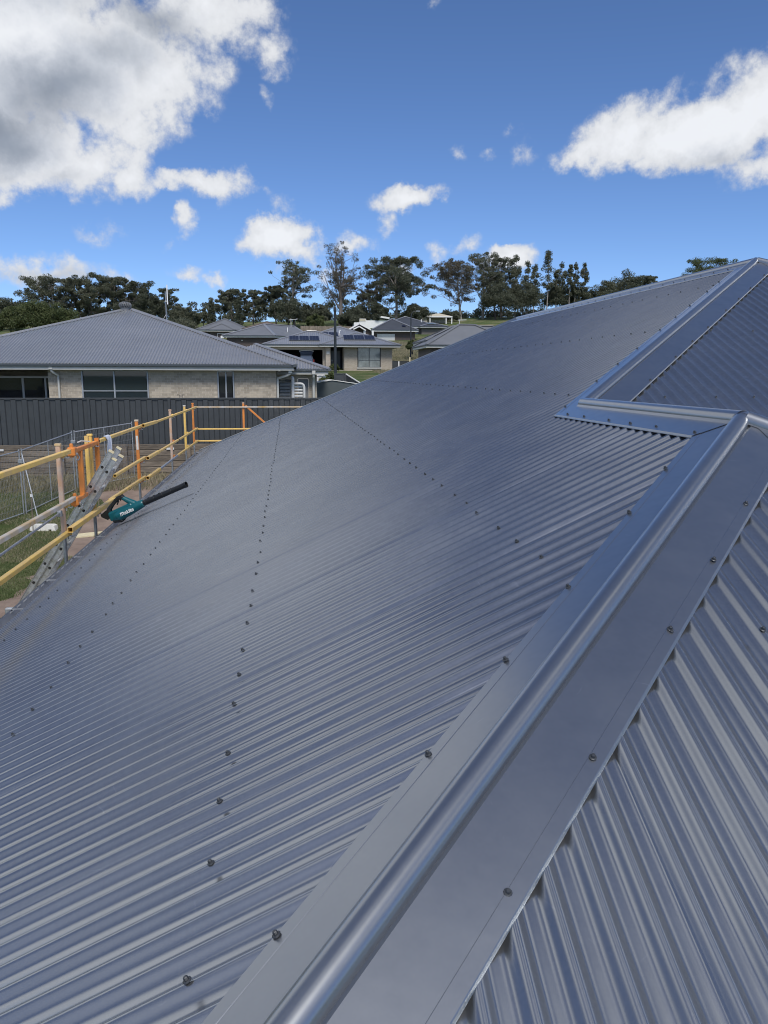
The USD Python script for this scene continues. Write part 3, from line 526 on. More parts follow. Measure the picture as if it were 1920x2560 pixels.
# the white cloth on the top rail
cv = []
for i, s in enumerate(np.linspace(0, 1, 15)):
    for j, q in enumerate(np.linspace(0, 1, 7)):
        y = 10.98+.29*q-.045*(q-.5)*s*2+.012*math.sin(q*9+s*3); 
        if s < .16: x, z = GXR-.03+.30*s*1.2, 3.729+.012*math.sin(s/.16*math.pi)
        else: x, z = GXR+.034+.012*math.sin(q*12+s*5), 3.72-.56*(s-.16)-.03*abs(q-.55)*s
        cv.append((x, y, z))
cv = np.array(cv); cf = np.array([[i*7+j, i*7+j+1, (i+1)*7+j+1, (i+1)*7+j] for i in range(14) for j in range(6)])
single('hanging_cloth', [(cv, cf), (cv-V(.004, 0, 0), cf[:, ::-1])], 'towel_cloth', 'whitish blue cloth strip hanging over the yellow top rail', 'cloth', smooth=True)

# ------------------------------------------------------------------ ladder
t = thing('extension_ladder', 'aluminium extension ladder leaning against the guard rail beside the leaf blower', 'ladder', None, (-4.44, 9.9, 0))
ld = unit(V(1, 0, 1.578)); ln = unit(V(-1.578, 0, 1)); l0 = V(-4.44, 0, .05)
def stile(off, y, a0, a1, w, m='aluminium'):
    c0, c1 = l0+ld*a0+ln*off+V(0, y, 0), l0+ld*a1+ln*off+V(0, y, 0)
    web = bar(c0, c1, w, .006, up=(0, 1, 0)); fs = []
    for sgn in (-1, 1): fs.append(bar(c0+ln*sgn*w/2, c1+ln*sgn*w/2, .005, .032, up=(0, 1, 0)))
    return [web]+fs
for nm, off, a0, a1, yn, yf in (('base_section', .037, .0, 4.22, 9.88, 10.32), ('fly_section', -.037, .55, 4.15, 9.90, 10.30)):
    pz = None
    for y in (yn, yf): 
        q = part(t, nm+'_stile', stile(off, y, a0, a1, .064), 'aluminium', smooth=False)
        pz = pz or q
        if y == yn:
            for a in np.arange(a0+.22, a1-.05, .29):
                c = l0+ld*a+ln*off+V(0, y-.0045, 0)
                part(q, 'rung_end', lathe(c, [(.0001, -.001), (.015, -.001), (.018, -.0002), (.018, .003)], 12, (0, -1, 0)), 'dark_hole')
        cp = l0+ld*a1+ln*off+V(0, y, 0)
        part(q, 'end_cap', bar(cp-ld*.012, cp+ld*.014, .068, .034, up=(0, 1, 0)), 'pale_board')
    for a in np.arange(a0+.22, a1-.05, .29):
        c = l0+ld*a+ln*off; part(t, nm+'_rung', tube([c+V(0, yn+.004, 0), c+V(0, yf-.004, 0)], .015, 8), 'aluminium', smooth=40)
for y in (9.86, 10.34): part(t, 'rubber_foot', bar(l0+ln*.045+V(0, y, -.05), l0+ln*.045+V(0, y, .08), .09, .05, up=(0, 1, 0)), 'black_plastic')
part(t, 'stabiliser_bracket', [bar(l0+ld*2.02+ln*.02+V(0, 9.86, 0), l0+ld*2.02+ln*(-.32)+V(0, 9.84, -.02), .004, .10, up=(0, 0, 1)), rbox(-3.62, -3.42, 9.80, 9.87, 1.58, 1.66, .01)], 'galvanised')
part(t, 'rope', tube([l0+ld*1.2+ln*-.09+V(0, 9.93, 0), l0+ld*1.6+ln*-.13+V(0, 9.95, 0), l0+ld*1.9+ln*-.10+V(0, 9.93, 0)], .007, 6), 'black_plastic', smooth=40)

# ------------------------------------------------------------------ leaf blower on the roof
bu = unit(V(.93, -.368, .93*T)); bn = nA; bv = np.cross(bu, bn)          # bv points towards the camera
bo = V(-2.12, 9.80, hA-T*2.12)+nA*(H_C+.012)
bl = thing('leaf_blower', 'teal and black cordless leaf blower lying on the roof near the gutter', 'leaf blower', None, tuple(bo))
def loc(u, w, v=0.): return bo+bu*u+bn*w+bv*v
def rounded(poly, half, r=.035, k=5):
    """A soft-edged extrusion of an outline across the blower: layers that shrink towards both sides."""
    ms = []; poly = Polygon(poly).buffer(-.008).buffer(.012, 6).buffer(-.004)
    import shapely.affinity as aff
    lay = [(-half, r), (-half+r*.12, r*.52), (-half+r*.4, r*.2), (-half+r, 0), (half-r, 0), (half-r*.4, r*.2), (half-r*.12, r*.52), (half, r)]
    shells = []
    for (a, ra), (b, rb) in zip(lay[:-1], lay[1:]):
        pa = poly.buffer(-(ra+rb)/2)
        for g in (pa.geoms if hasattr(pa, 'geoms') else [pa]):
            if g.is_empty: continue
            m = trimesh.creation.extrude_polygon(g.simplify(.001), b-a+.0002); shells.append((bo+m.vertices[:, :1]*bu+m.vertices[:, 1:2]*bn+(m.vertices[:, 2:]+a)*bv, np.array(m.faces)))
    return shells
body = [(-.079, .115), (-.07, .055), (-.02, .03), (.09, .035), (.393, .055), (.424, .075), (.43, .155), (.37, .172), (.33, .176), (.26, .185), (.10, .165), (.0, .165), (-.06, .16)]
# the main housing: a fat body of revolution-like shape, rounder than the handle
import manifold3d as m3
def hull_pts(spheres):
    pts = [m3.Manifold.sphere(r, 24).translate(list(map(float, c))) for c, r in spheres]; return m3.Manifold.batch_hull(pts)
loc_ = lambda u, w, v=0.: (u, w, v)
main = hull_pts([((-.02, .09, 0), .058), ((.05, .095, .012), .068), ((.05, .095, -.012), .068), ((.20, .107, .018), .066), ((.20, .107, -.018), .066), ((.33, .115, .01), .058), ((.33, .115, -.01), .058), ((.405, .117, 0), .050), ((.10, .12, 0), .07)])
deck = hull_pts([((-.05, .155, .03), .028), ((-.05, .155, -.03), .028), ((.27, .16, .025), .03), ((.27, .16, -.025), .03), ((-.06, .09, .03), .028), ((-.06, .09, -.03), .028)])
def chain(js):
    out = m3.Manifold()
    for a, b in zip(js[:-1], js[1:]): out = out+hull_pts([a, b])
    return out
def to_world(m, it=6, edge=.009):
    m = m.refine_to_length(edge); q = m.to_mesh(); tm = trimesh.Trimesh(q.vert_properties[:, :3], q.tri_verts); trimesh.smoothing.filter_taubin(tm, iterations=it)
    v = np.array(tm.vertices); return bo+v[:, :1]*bu+v[:, 1:2]*bn+v[:, 2:]*bv, np.array(tm.faces)
fore = chain([((.31, .155, 0), .042), ((.255, .215, 0), .035), ((.20, .282, 0), .027)])
part(bl, 'housing', to_world(main+deck+fore), 'teal_plastic', smooth=True)
grip = chain([((.205, .286, 0), .028), ((.15, .300, 0), .026), ((.105, .288, 0), .025), ((.03, .258, 0), .025), ((-.055, .215, 0), .031), ((-.07, .165, 0), .036)])
part(bl, 'handle', to_world(grip), 'black_plastic', smooth=True)
part(bl, 'trigger', to_world(chain([((.125, .262, 0), .009), ((.10, .245, 0), .010), ((.085, .232, 0), .008)]), 2), 'black_plastic', smooth=True)
part(bl, 'battery', [prism([(-.185, .168), (-.122, .103), (-.075, .12), (-.07, .20), (-.085, .222), (-.178, .198)], loc(0, 0, -.038), bu, bn, bv, .076)], 'black_plastic')
part(bl, 'air_intake', to_world(hull_pts([((-.04, .055, .03), .026), ((-.04, .055, -.03), .026), ((.05, .042, .03), .03), ((.05, .042, -.03), .03), ((.03, .028, 0), .025)]), 4), 'black_plastic', smooth=True)
tb = [(.0405, .40), (.0405, .425), (.036, .43), (.0355, .62), (.0345, .80), (.0335, 1.055), (.037, 1.06), (.037, 1.088), (.0335, 1.09), (.030, 1.086), (.030, .9)]
part(bl, 'nozzle_tube', lathe(loc(0, .117), tb, 28, bu), 'black_plastic', smooth=35)
for u in (.52, .60, .68): part(bl, 'tube_catch', bar(loc(u, .152, .004), loc(u+.02, .154, .004), .018, .008, up=tuple(bn)), 'black_plastic')
for u in (.47, .60, .73, .86): part(bl, 'tube_ring', lathe(loc(u, .117), [(.0355, 0), (.0375, .002), (.0375, .008), (.0355, .01)], 24, bu), 'black_plastic', smooth=35)
# lettering on the near side
txt = meshkit.text_mesh('akita', .040, .004, bold=True); tv = np.array(txt.vertices); mt = meshkit.text_mesh('m', .052, .004, bold=True); mv = np.array(mt.vertices); mv[:, 0] *= .86; mv[:, 1] *= 1.0
tv[:, 0] = tv[:, 0]*.93+mv[:, 0].max()+.004
lv = np.vstack([mv, tv]); lf = np.vstack([mt.faces, np.array(txt.faces)+len(mv)]); bar_w = lv[:, 0].max(); lv[:, 0] *= .205/bar_w; lv[:, 0] += .22*lv[:, 1]
u_ = .098+lv[:, 0]; w_ = .086+lv[:, 1]
def side_v(u): return np.interp(u, [0, .05, .2, .33, .42], [.072, .079, .083, .069, .05])
crown = np.sqrt(np.clip(1-((w_-.107)/.068)**2, .05, 1))
part(bl, 'lettering', (bo+u_[:, None]*bu+w_[:, None]*bn+(np.interp(u_, [.05, .2, .33], [.012, .018, .01])+np.interp(u_, [.05, .2, .33], [.068, .066, .058])*crown-.001+lv[:, 2])[:, None]*bv, lf), 'logo_white')
# ------------------------------------------------------------------ things on the lot
def at_ground(x, y, dz=0.): return V(x, y, float(ground_z(x, y))+dz)
c = at_ground(-6.85, 21.9); 
t = thing('ballast_block', 'white plastic temporary fence foot lying on the grass below the rails', 'ballast block', None, tuple(c))
fx = unit(V(1, -.12, 0)); fy = V(.12, 1, 0)/1.007
blk = Polygon([(-.36, 0), (.36, 0), (.33, .15), (.27, .17), (-.28, .17), (-.34, .12)]).difference(Polygon([(.17, -.01), (.25, -.01), (.25, .05), (.17, .05)])).difference(Polygon([(-.05, .172), (.03, .172), (.02, .12), (-.04, .12)]))
part(t, 'foot_block', prism(blk, c-fy*.11, fx, V(0, 0, 1), fy, .22), 'white_plastic')
for k in range(3): part(t, 'moulded_rib', box(c[0]-.2+.13*k, c[0]-.185+.13*k, c[1]-.135+.012*k*0, c[1]-.10, c[2]+.03, c[2]+.14), 'white_plastic')
c = at_ground(-5.7, 21.2, .06); single('pale_board', slab([c+V(-.45, -.12, -.01), c+V(.35, -.02, .03), c+V(.55, .36, .07), c+V(-.25, .26, .02)], .035), 'pale_board', 'pale yellow board lying on the soil under the orange gate', 'board')
# temporary mesh fence
fp = [(-9.6, 19.6), (-7.75, 23.2), (-6.85, 25.4), (-5.25, 26.85)]
labs = ['galvanised temporary mesh fence panel at the left edge, nearest of the three', 'middle galvanised temporary mesh fence panel behind the orange gate post', 'farthest temporary mesh fence panel, in front of the timber retaining wall']
for i in range(3):
    a, b = V(*fp[i], 0), V(*fp[i+1], 0); d = unit(b-a); a = a+d*.05; b = b-d*.05; za, zb = float(ground_z(*a[:2])), float(ground_z(*b[:2])); hgt = 1.9
    t = thing('mesh_fence', labs[i], 'fence', 'temporary mesh fence panels', (a[0], a[1], za))
    A0, A1, B0, B1 = a+V(0, 0, za+.08), a+V(0, 0, za+hgt), b+V(0, 0, zb+.08), b+V(0, 0, zb+hgt)
    lean = V(-.0, 0, 0)
    for q0, q1 in ((a+V(0, 0, za), A1+V(0, 0, .06)), (b+V(0, 0, zb), B1+V(0, 0, .06))): part(t, 'frame_post', tube([q0, q1], .021, 8), 'galvanised', smooth=40)
    part(t, 'frame_rail', tube([A1, B1], .02, 8), 'galvanised', smooth=40); part(t, 'frame_rail', tube([A0, B0], .017, 8), 'galvanised', smooth=40)
    mid0, mid1 = (A0+B0)/2, (A1+B1)/2; part(t, 'mid_post', tube([mid0, mid1], .016, 8), 'galvanised', smooth=40)
    L = np.linalg.norm(b-a); wires = []
    for k in range(1, int(L/.055)): q = k*.055/L; wires.append(bar(A0+(B0-A0)*q, A1+(B1-A1)*q, .004))
    for k in range(1, 10): q = k/10; wires.append(bar(A0+(A1-A0)*q, B0+(B1-B0)*q, .006))
    part(t, 'wire_mesh', wires, 'mesh_wire', kind='stuff')
    if i < 2: part(t, 'fence_clamp', rbox(b[0]-.04, b[0]+.1, b[1]-.05, b[1]+.05, zb+1.55, zb+1.66, .01), 'galvanised')
# stay of the temporary fence
t = thing('fence_stay', 'leaning galvanised fence stay beside the middle mesh panel', 'fence stay', None, (-7.3, 23.4, .5)); part(t, 'stay_tube', tube([(-7.68, 23.1, 2.3), (-7.2, 22.6, .42)], .016, 8), 'galvanised', smooth=40); part(t, 'stay_foot', bar((-7.6, 22.8, .42), (-6.9, 22.45, .40), .05), 'galvanised')
for k, (x, y, h, lab) in enumerate([(-7.05, 21.6, 1.15, 'thin weathered survey stake at left below the yellow top rail'), (-5.75, 23.6, 1.3, 'thin grey garden stake standing behind the ladder top')]):
    c = at_ground(x, y); t = thing('stake', lab, 'stake', None, tuple(c)); part(t, 'stick', bar(c, c+V(.03, 0, h), .022), 'post_wood'); part(t, 'stick_tag', box(c[0]+.0, c[0]+.05, c[1]-.02, c[1]-.012, c[2]+h-.1, c[2]+h-.02), 'pale_tag')

# retaining wall and steel fence
t = thing('retaining_wall', 'low timber sleeper retaining wall under the dark steel fence', 'retaining wall', None, (-5, 27.3, 1))
px_ = [-16.2, -14.1, -12, -9.9, -7.75, -5.65, -3.5, -1.4, .7, 2.8, 4.9, 7]
for x in px_: part(t, 'wall_post', rbox(x-.09, x+.09, 27.12, 27.27, .7, 2.18, .012), 'post_wood')
for r in range(6):
    for a, b in zip(px_[:-1], px_[1:]):
        z = .98+.2*r; part(t, 'sleeper', rbox(a+.004, b-.004, 27.30+rng.uniform(0, .018), 27.40, z+rng.uniform(0, .006), z+.192, .012), 'sleeper_wood')
t = thing('steel_fence', 'dark charcoal ribbed steel panel fence along the back of the lot', 'fence', None, (-5, 27.5, 2.1))
fz0, fz1 = 2.08, 3.77
fx_ = [-15.95, -12.85, -9.78, -6.82, -4.12, -1.50, 1.18, 4.1, 7.1]
for a, b in zip(fx_[:-1], fx_[1:]):
    xs_, ys_ = [], []
    n_ = max(1, round((b-a)/.38)); pw = (b-a-.05)/n_; x = a+.025
    for k in range(n_):
        xs_ += [x+.01, x+.04, x+pw*.52, x+pw*.60, x+pw*.98]; ys_ += [0., -.045, -.045, 0., 0.]; x += pw
    v = np.array([(xx, 27.50+yy, z) for z in (fz0+.05, fz1-.04) for xx, yy in zip(xs_, ys_)]); k = len(xs_)
    part(t, 'infill_panel', (v, np.array([[i, i+1, k+i+1, k+i] for i in range(k-1)])), 'fence_steel')
    for z0, z1 in ((fz0, fz0+.075), (fz1-.065, fz1)): part(t, 'fence_rail', rbox(a+.02, b-.02, 27.455, 27.535, z0, z1, .006), 'fence_steel')
for x in fx_: part(t, 'fence_post', rbox(x-.045, x+.045, 27.445, 27.54, 1.2, fz1+.01, .006), 'fence_steel')
for x in (-9.78, -4.12): part(t, 'post_bracket', box(x-.13, x+.13, 27.27, 27.445, 1.98, 2.05), 'pale_tag')

# ------------------------------------------------------------------ houses: shared builders
def hip_faces(x0, x1, y0, y1, z, pitch):
    """Four faces of a hip roof, ridge along the longer side."""
    w, d = x1-x0, y1-y0
    if w >= d: h = d/2; r0, r1 = V(x0+h, y0+h, z+h*pitch), V(x1-h, y0+h, z+h*pitch)
    else: h = w/2; r0, r1 = V(x0+h, y0+h, z+h*pitch), V(x0+h, y1-h, z+h*pitch)
    a, b, c, d_ = V(x0, y0, z), V(x1, y0, z), V(x1, y1, z), V(x0, y1, z)
    if w >= d: F = [[a, b, r1, r0], [b, c, r1], [c, d_, r0, r1], [d_, a, r0]]; lines = [(a, r0), (b, r1), (c, r1), (d_, r0), (r0, r1)]
    else: F = [[a, b, r0], [b, c, r1, r0], [c, d_, r1], [d_, a, r0, r1]]; lines = [(a, r0), (b, r0), (c, r1), (d_, r1), (r0, r1)]
    F = [[p for i, p in enumerate(f) if i == 0 or np.linalg.norm(p-f[i-1]) > 1e-6] for f in F]
    return F, [l for l in lines if np.linalg.norm(l[0]-l[1]) > .05]
def ribbed(poly, spacing, h=.03, rib=.35):
    """A sloping polygon whose first edge is the eave: steel sheeting with ribs up the slope, clipped to the polygon."""
    p = np.asarray(poly, float); o = p[0]; e = p[1]-p[0]; L = np.linalg.norm(e); e = e/L; n = unit(np.cross(p[1]-p[0], p[2]-p[0])); n = n if n[2] > 0 else -n; s = np.cross(n, e); s = s if s[2] > 0 else -s
    P2 = [((q-o)@e, (q-o)@s) for q in p]; k = max(2, int(round(L/spacing))); pitch = L/k
    def span(t):
        hit = []
        for (x0, y0), (x1, y1) in zip(P2, P2[1:]+P2[:1]):
            if abs(x1-x0) < 1e-9: continue
            q = (t-x0)/(x1-x0)
            if -1e-9 <= q <= 1+1e-9: hit.append(y0+q*(y1-y0))
        return (min(hit), max(hit)) if hit else (0, 0)
    tmin, tmax = min(q[0] for q in P2), max(q[0] for q in P2)
    sm = np.array([-.5, -.28, -.12, 0., .12, .28]); u = np.concatenate([i+sm for i in range(int(tmin/pitch)-1, int(tmax/pitch)+2)])
    t = np.clip(u*pitch, tmin+.001, tmax-.001); ht = h*np.clip(np.cos(np.pi*np.clip(np.abs(((u+.5) % 1)-.5)/.3, 0, 1))*.5+.5, 0, 1)
    sp = np.array([span(x) for x in t]); v = np.vstack([o+t[:, None]*e+sp[:, :1]*s+ht[:, None]*n, o+t[:, None]*e+sp[:, 1:]*s+ht[:, None]*n]); m = len(t)
    f = np.array([[i, i+1, m+i+1, m+i] for i in range(m-1)])
    if np.cross(v[f[2, 1]]-v[f[2, 0]], v[f[2, 3]]-v[f[2, 0]])@n < 0: f = f[:, ::-1]
    return v, f
def cap_bar(a, b, w=.32, h=.07): return tube([a+V(0, 0, h*.3), b+V(0, 0, h*.3)], [h, h], 6), slab([a+V(0, 0, h), b+V(0, 0, h), b+V(0, 0, h)+unit(np.cross(b-a, V(0, 0, 1)))*w/2-V(0, 0, w*.14), a+V(0, 0, h)+unit(np.cross(b-a, V(0, 0, 1)))*w/2-V(0, 0, w*.14)], .01), slab([a+V(0, 0, h), b+V(0, 0, h), b+V(0, 0, h)-unit(np.cross(b-a, V(0, 0, 1)))*w/2-V(0, 0, w*.14), a+V(0, 0, h)-unit(np.cross(b-a, V(0, 0, 1)))*w/2-V(0, 0, w*.14)], .01)
def window(h, x0, x1, y, z0, z1, pane='pane_glass', frame='window_frame', mull=(), trans=(), dep=.10, fw=.045):
    """A window in a wall that faces -y: frame in front of the wall plane's recess, panes behind it."""
    w = part(h, 'window', [box(x0, x0+fw, y-.02, y+dep, z0, z1), box(x1-fw, x1, y-.02, y+dep, z0, z1), box(x0+fw, x1-fw, y-.018, y+dep, z0, z0+fw), box(x0+fw, x1-fw, y-.018, y+dep, z1-fw, z1)]+[box(m-fw*.55, m+fw*.55, y-.016, y+dep, z0+fw, z1-fw) for m in mull]+[box(x0+fw, x1-fw, y-.005, y+dep*.8, q-.018, q+.018) for q in trans], frame)
    e = [x0+fw]+list(mull)+[x1-fw]
    for a, b in zip(e[:-1], e[1:]): part(w, 'pane', box(a+.02, b-.02, y+.035, y+.041, z0+fw, z1-fw), pane)
    return w
# ------------------------------------------------------------------ the brick house behind the fence
hb = thing('brick_house', 'beige brick house with grey corrugated hip roof just behind the steel fence', 'house', None, (-7, 31, 2.3))
ex0, ex1, ey0, ez, sl = -15.02, .32, 30.6, 4.95, .348
F, lines = hip_faces(ex0, ex1, ey0, ey0+15.34, ez, sl)
for k, f in enumerate(F): part(hb, 'roof_face', ribbed(f, .12, .045), 'nbr_roof', smooth=30)
for a, b in lines: part(hb, 'hip_cap', cap_bar(a, b, .36, .045), 'nbr_roof', smooth=20)
part(hb, 'gutter', [rbox(ex0-.05, ex1+.06, ey0-.06, ey0+.06, ez-.09, ez+.01, .015), rbox(ex1-.06, ex1+.06, ey0+.06, ey0+3, ez-.09, ez+.01, .015)], 'gutter_dark')
part(hb, 'fascia', [box(ex0, ex1-.08, ey0+.03, ey0+.07, ez-.22, ez-.085), box(ex1-.10, ex1-.06, ey0+.07, ey0+3, ez-.22, ez-.085)], 'cream_fascia')
part(hb, 'soffit', box(ex0+.01, ex1-.1, ey0+.071, ey0+.6, ez-.20, ez-.185), 'cream_fascia')
yw = 31.1
part(hb, 'wall', [box(-9.15, -7.93, yw+.004, yw+.25, 2.2, 4.765), box(-5.40, -2.77, yw+.004, yw+.25, 2.2, 4.765), box(-2.10, -.46, yw+.004, yw+.25, 2.2, 4.765), box(-7.93, -5.40, yw+.004, yw+.25, 2.2, 3.25), box(-2.77, -2.10, yw+.004, yw+.25, 2.2, 3.25), box(-.71, -.461, yw+.25, yw+6, 2.2, 4.76), box(-14.6, -14.3, yw, yw+6, 2.2, 4.76), box(-14.6, -9.15, 35.0, 35.2, 2.2, 4.76), box(-9.2, -9.0, yw+.25, 35, 2.2, 4.76)], 'mortar')
part(hb, 'rear_wall', box(-14.6, -.5, 44.6, 44.9, 2.2, 4.76), 'mortar')
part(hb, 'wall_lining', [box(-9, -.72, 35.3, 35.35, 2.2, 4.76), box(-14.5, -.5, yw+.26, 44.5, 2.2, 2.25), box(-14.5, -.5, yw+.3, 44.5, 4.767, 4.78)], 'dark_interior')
nb = 0
for r in range(14):
    z = 3.575+.086*r
    for (a, b) in ((-9.15, -7.93), (-5.40, -2.77), (-2.10, -.46)):
        x = a-(.12 if r % 2 else 0.)
        while x < b-.02:
            q0, q1 = max(x, a)+.005, min(x+.23, b)-.005; x += .24
            if q1-q0 < .04 or z+.076 > 4.764 or r < 1: continue
            mesh_ = box(q0, q1, yw-.004+rng.uniform(-.002, .002), yw+.004, z, z+.076)
            if nb < 298: part(hb, 'brick', mesh_, 'brick')
            else: REST.append(mesh_) if 'REST' in globals() else globals().__setitem__('REST', [mesh_])
            nb += 1
if 'REST' in globals(): part(hb, 'more_bricks', REST, 'brick', kind='stuff')
window(hb, -7.92, -5.41, yw, 3.25, 4.74, mull=(-6.70,), trans=(3.93,), fw=.05)
window(hb, -2.76, -2.11, yw, 3.25, 4.72, mull=(-2.43,), fw=.05, pane='pane_dark')
w = part(hb, 'sliding_door', [box(-14.3, -9.2, 33.9, 34.0, 4.40, 4.48)]+[box(x-.04, x+.04, 33.9, 33.98, 2.3, 4.4) for x in (-12.3, -11.0, -10.1)], 'window_frame')
part(w, 'pane', box(-14.2, -9.2, 33.94, 33.946, 2.3, 4.4), 'pane_dark')
part(hb, 'porch_post', rbox(-11.1, -11.0, 31.0, 31.1, 2.3, 4.76, .008), 'cream_fascia')
part(hb, 'porch_floor', box(-14.3, -9.15, 30.9, 34, 2.24, 2.32), 'concrete')
def downpipe(h, x, y, z0, z1, off=.15, r=.045, m='cream_fascia'):
    p = part(h, 'downpipe', [tube([(x-off, y-.42, z1), (x-off, y-.42, z1-.14), (x-off*.8, y-.40, z1-.20), (x, y-.08, z1-.33), (x, y-.07, z1-.40), (x, y-.07, z0)], r, 8)], m, smooth=40)
    part(p, 'rain_head', rbox(x-off-.07, x-off+.07, y-.50, y-.36, z1-.12, z1+.03, .01), m)
downpipe(hb, -8.75, yw, 2.3, 4.86); downpipe(hb, -.40, yw+.1, 2.3, 4.75, off=-.5)
# lower wing on the right
F, lines = hip_faces(-4.5, 1.74, 32.2, 38.6, 4.80, .354)
for f in F[:2]: part(hb, 'wing_roof_face', ribbed(f, .115, .032), 'nbr_roof', smooth=30)
for a, b in lines[1:2]+lines[4:]: part(hb, 'wing_hip_cap', cap_bar(a, b, .30, .05), 'nbr_roof', smooth=20)
part(hb, 'wing_gutter', [rbox(-.3, 1.80, 32.14, 32.26, 4.71, 4.81, .015), rbox(1.68, 1.80, 32.26, 38.6, 4.71, 4.81, .015)], 'gutter_dark'); part(hb, 'wing_fascia', [box(-.45, 1.66, 32.22, 32.26, 4.58, 4.715), box(1.64, 1.68, 32.26, 38.6, 4.58, 4.715)], 'cream_fascia')
part(hb, 'wing_wall', [box(-.45, .42, 32.7, 32.9, 2.2, 4.58), box(.86, 1.22, 32.7, 32.9, 2.2, 4.58), box(.42, .86, 32.7, 32.9, 4.40, 4.58), box(1.02, 1.22, 32.9, 38.5, 2.2, 4.58)], 'brick_far')
part(hb, 'side_door', rbox(.43, .85, 32.76, 32.80, 2.3, 4.39, .01), 'roller_door'); part(hb, 'wing_soffit', box(-.4, 1.63, 32.27, 32.7, 4.585, 4.60), 'cream_fascia')
downpipe(hb, 1.07, 32.6, 2.3, 4.70, off=.0, r=.05); part(hb, 'security_light', [rbox(1.28, 1.40, 32.4, 32.5, 4.46, 4.53, .01), rbox(1.46, 1.58, 32.4, 32.5, 4.46, 4.53, .01), bar((1.2, 32.62, 4.5), (1.5, 32.45, 4.5), .03)], 'white_trim')
# spinning roof vent at the peak
av = V(-7.50, 38.05, 7.50); vt = part(hb, 'roof_vent', lathe(av, [(.21, -.25), (.20, .08), (.22, .10), (.22, .12)], 20), 'nbr_roof_dull', smooth=35)
for k in range(20):
    a0 = k*2*math.pi/20; pts = [av+V(math.cos(a0+q*.5)*r, math.sin(a0+q*.5)*r, z) for q, r, z in ((0, .20, .12), (.3, .255, .19), (.6, .27, .26), (.8, .235, .33), (1, .11, .39))]
    part(vt, 'vane', tube(pts, [.012, .028, .034, .03, .014], 4), 'nbr_roof_dull')
part(vt, 'vent_cap', lathe(av, [(.16, .365), (.12, .395), (.0001, .405)], 16), 'nbr_roof_dull', smooth=40)
part(vt, 'vent_core', lathe(av, [(.18, .12), (.21, .24), (.10, .38)], 14), 'dark_hole', smooth=40)
an = part(hb, 'antenna', [tube([(-5.72, 38.6, 6.95), (-5.72, 38.6, 8.45)], .022, 6)], 'galvanised'); part(an, 'antenna_boom', [tube([(-5.62, 38.5, 7.85), (-5.62, 38.5, 8.75)], .03, 6), bar((-5.75, 38.55, 8.0), (-5.6, 38.5, 8.0), .03), bar((-5.72, 38.6, 7.4), (-5.95, 38.6, 7.05), .015)], 'white_trim')
# rainwater tank and pale pipes
t = thing('water_tank', 'grey ribbed rainwater tank beside the brick house wall', 'water tank', None, (-.1, 31.9, 2.3))
for k in range(13): part(t, 'tank_ring', rbox(-.36, .12, 31.5, 32.3, 2.5+.135*k, 2.5+.135*k+.115, .03), 'tank_grey')
part(t, 'tank_lid', rbox(-.38, .14, 31.5, 32.3, 4.255, 4.285, .01), 'tank_grey'); part(t, 'inlet_hood', rbox(-.12, .13, 31.42, 31.7, 4.30, 4.37, .02), 'lamp_steel')
part(t, 'inlet_rod', tube([(-.40, 31.5, 4.33), (-.1, 31.5, 4.33)], .012, 6), 'lamp_steel')
t = thing('tank_grille', 'white horizontal slats between two pale pipes right of the water tank', 'slat screen', None, (.4, 31.6, 2.3))
for k in range(13): part(t, 'slat', rbox(.235, .60, 31.5, 31.56, 2.56+.125*k, 2.56+.125*k+.062, .012), 'white_trim')
single('pale_pipe', tube([(.20, 31.4, 2.3), (.20, 31.4, 4.40), (.185, 31.42, 4.45), (.17, 31.46, 4.455)], .062, 10), 'pipe_pale', 'straight pale round-topped pipe standing between water tank and slats', 'pipe', smooth=40)
single('pale_pipe', tube([(.25, 31.42, 4.215), (.50, 31.42, 4.215), (.58, 31.42, 4.20), (.635, 31.42, 4.15), (.655, 31.42, 4.07), (.66, 31.42, 2.3)], .05, 10), 'pipe_pale', 'bent pale pipe curving over the right end of the white slats', 'pipe', smooth=40)
t = thing('iron_ornament', 'small scrolled wrought iron ornament on top of the steel fence', 'ornament', None, (-3.9, 27.5, 3.77))
oc = V(-3.72, 27.6, 3.77)
part(t, 'scroll', [tube([oc+V(s*.04, 0, 0), oc+V(s*.045, 0, .06), oc+V(s*.06, 0, .10), oc+V(s*.09, 0, .125), oc+V(s*.115, 0, .11), oc+V(s*.11, 0, .08), oc+V(s*.09, 0, .085)], .008, 6) for s in (-1, 1)], 'lamp_steel', smooth=40)
part(t, 'crossbar', [tube([oc+V(-.06, 0, .10), oc+V(0, 0, .088), oc+V(.06, 0, .10)], .008, 6), tube([oc+V(-.05, 0, .03), oc+V(.05, 0, .03)], .012, 6)], 'lamp_steel')

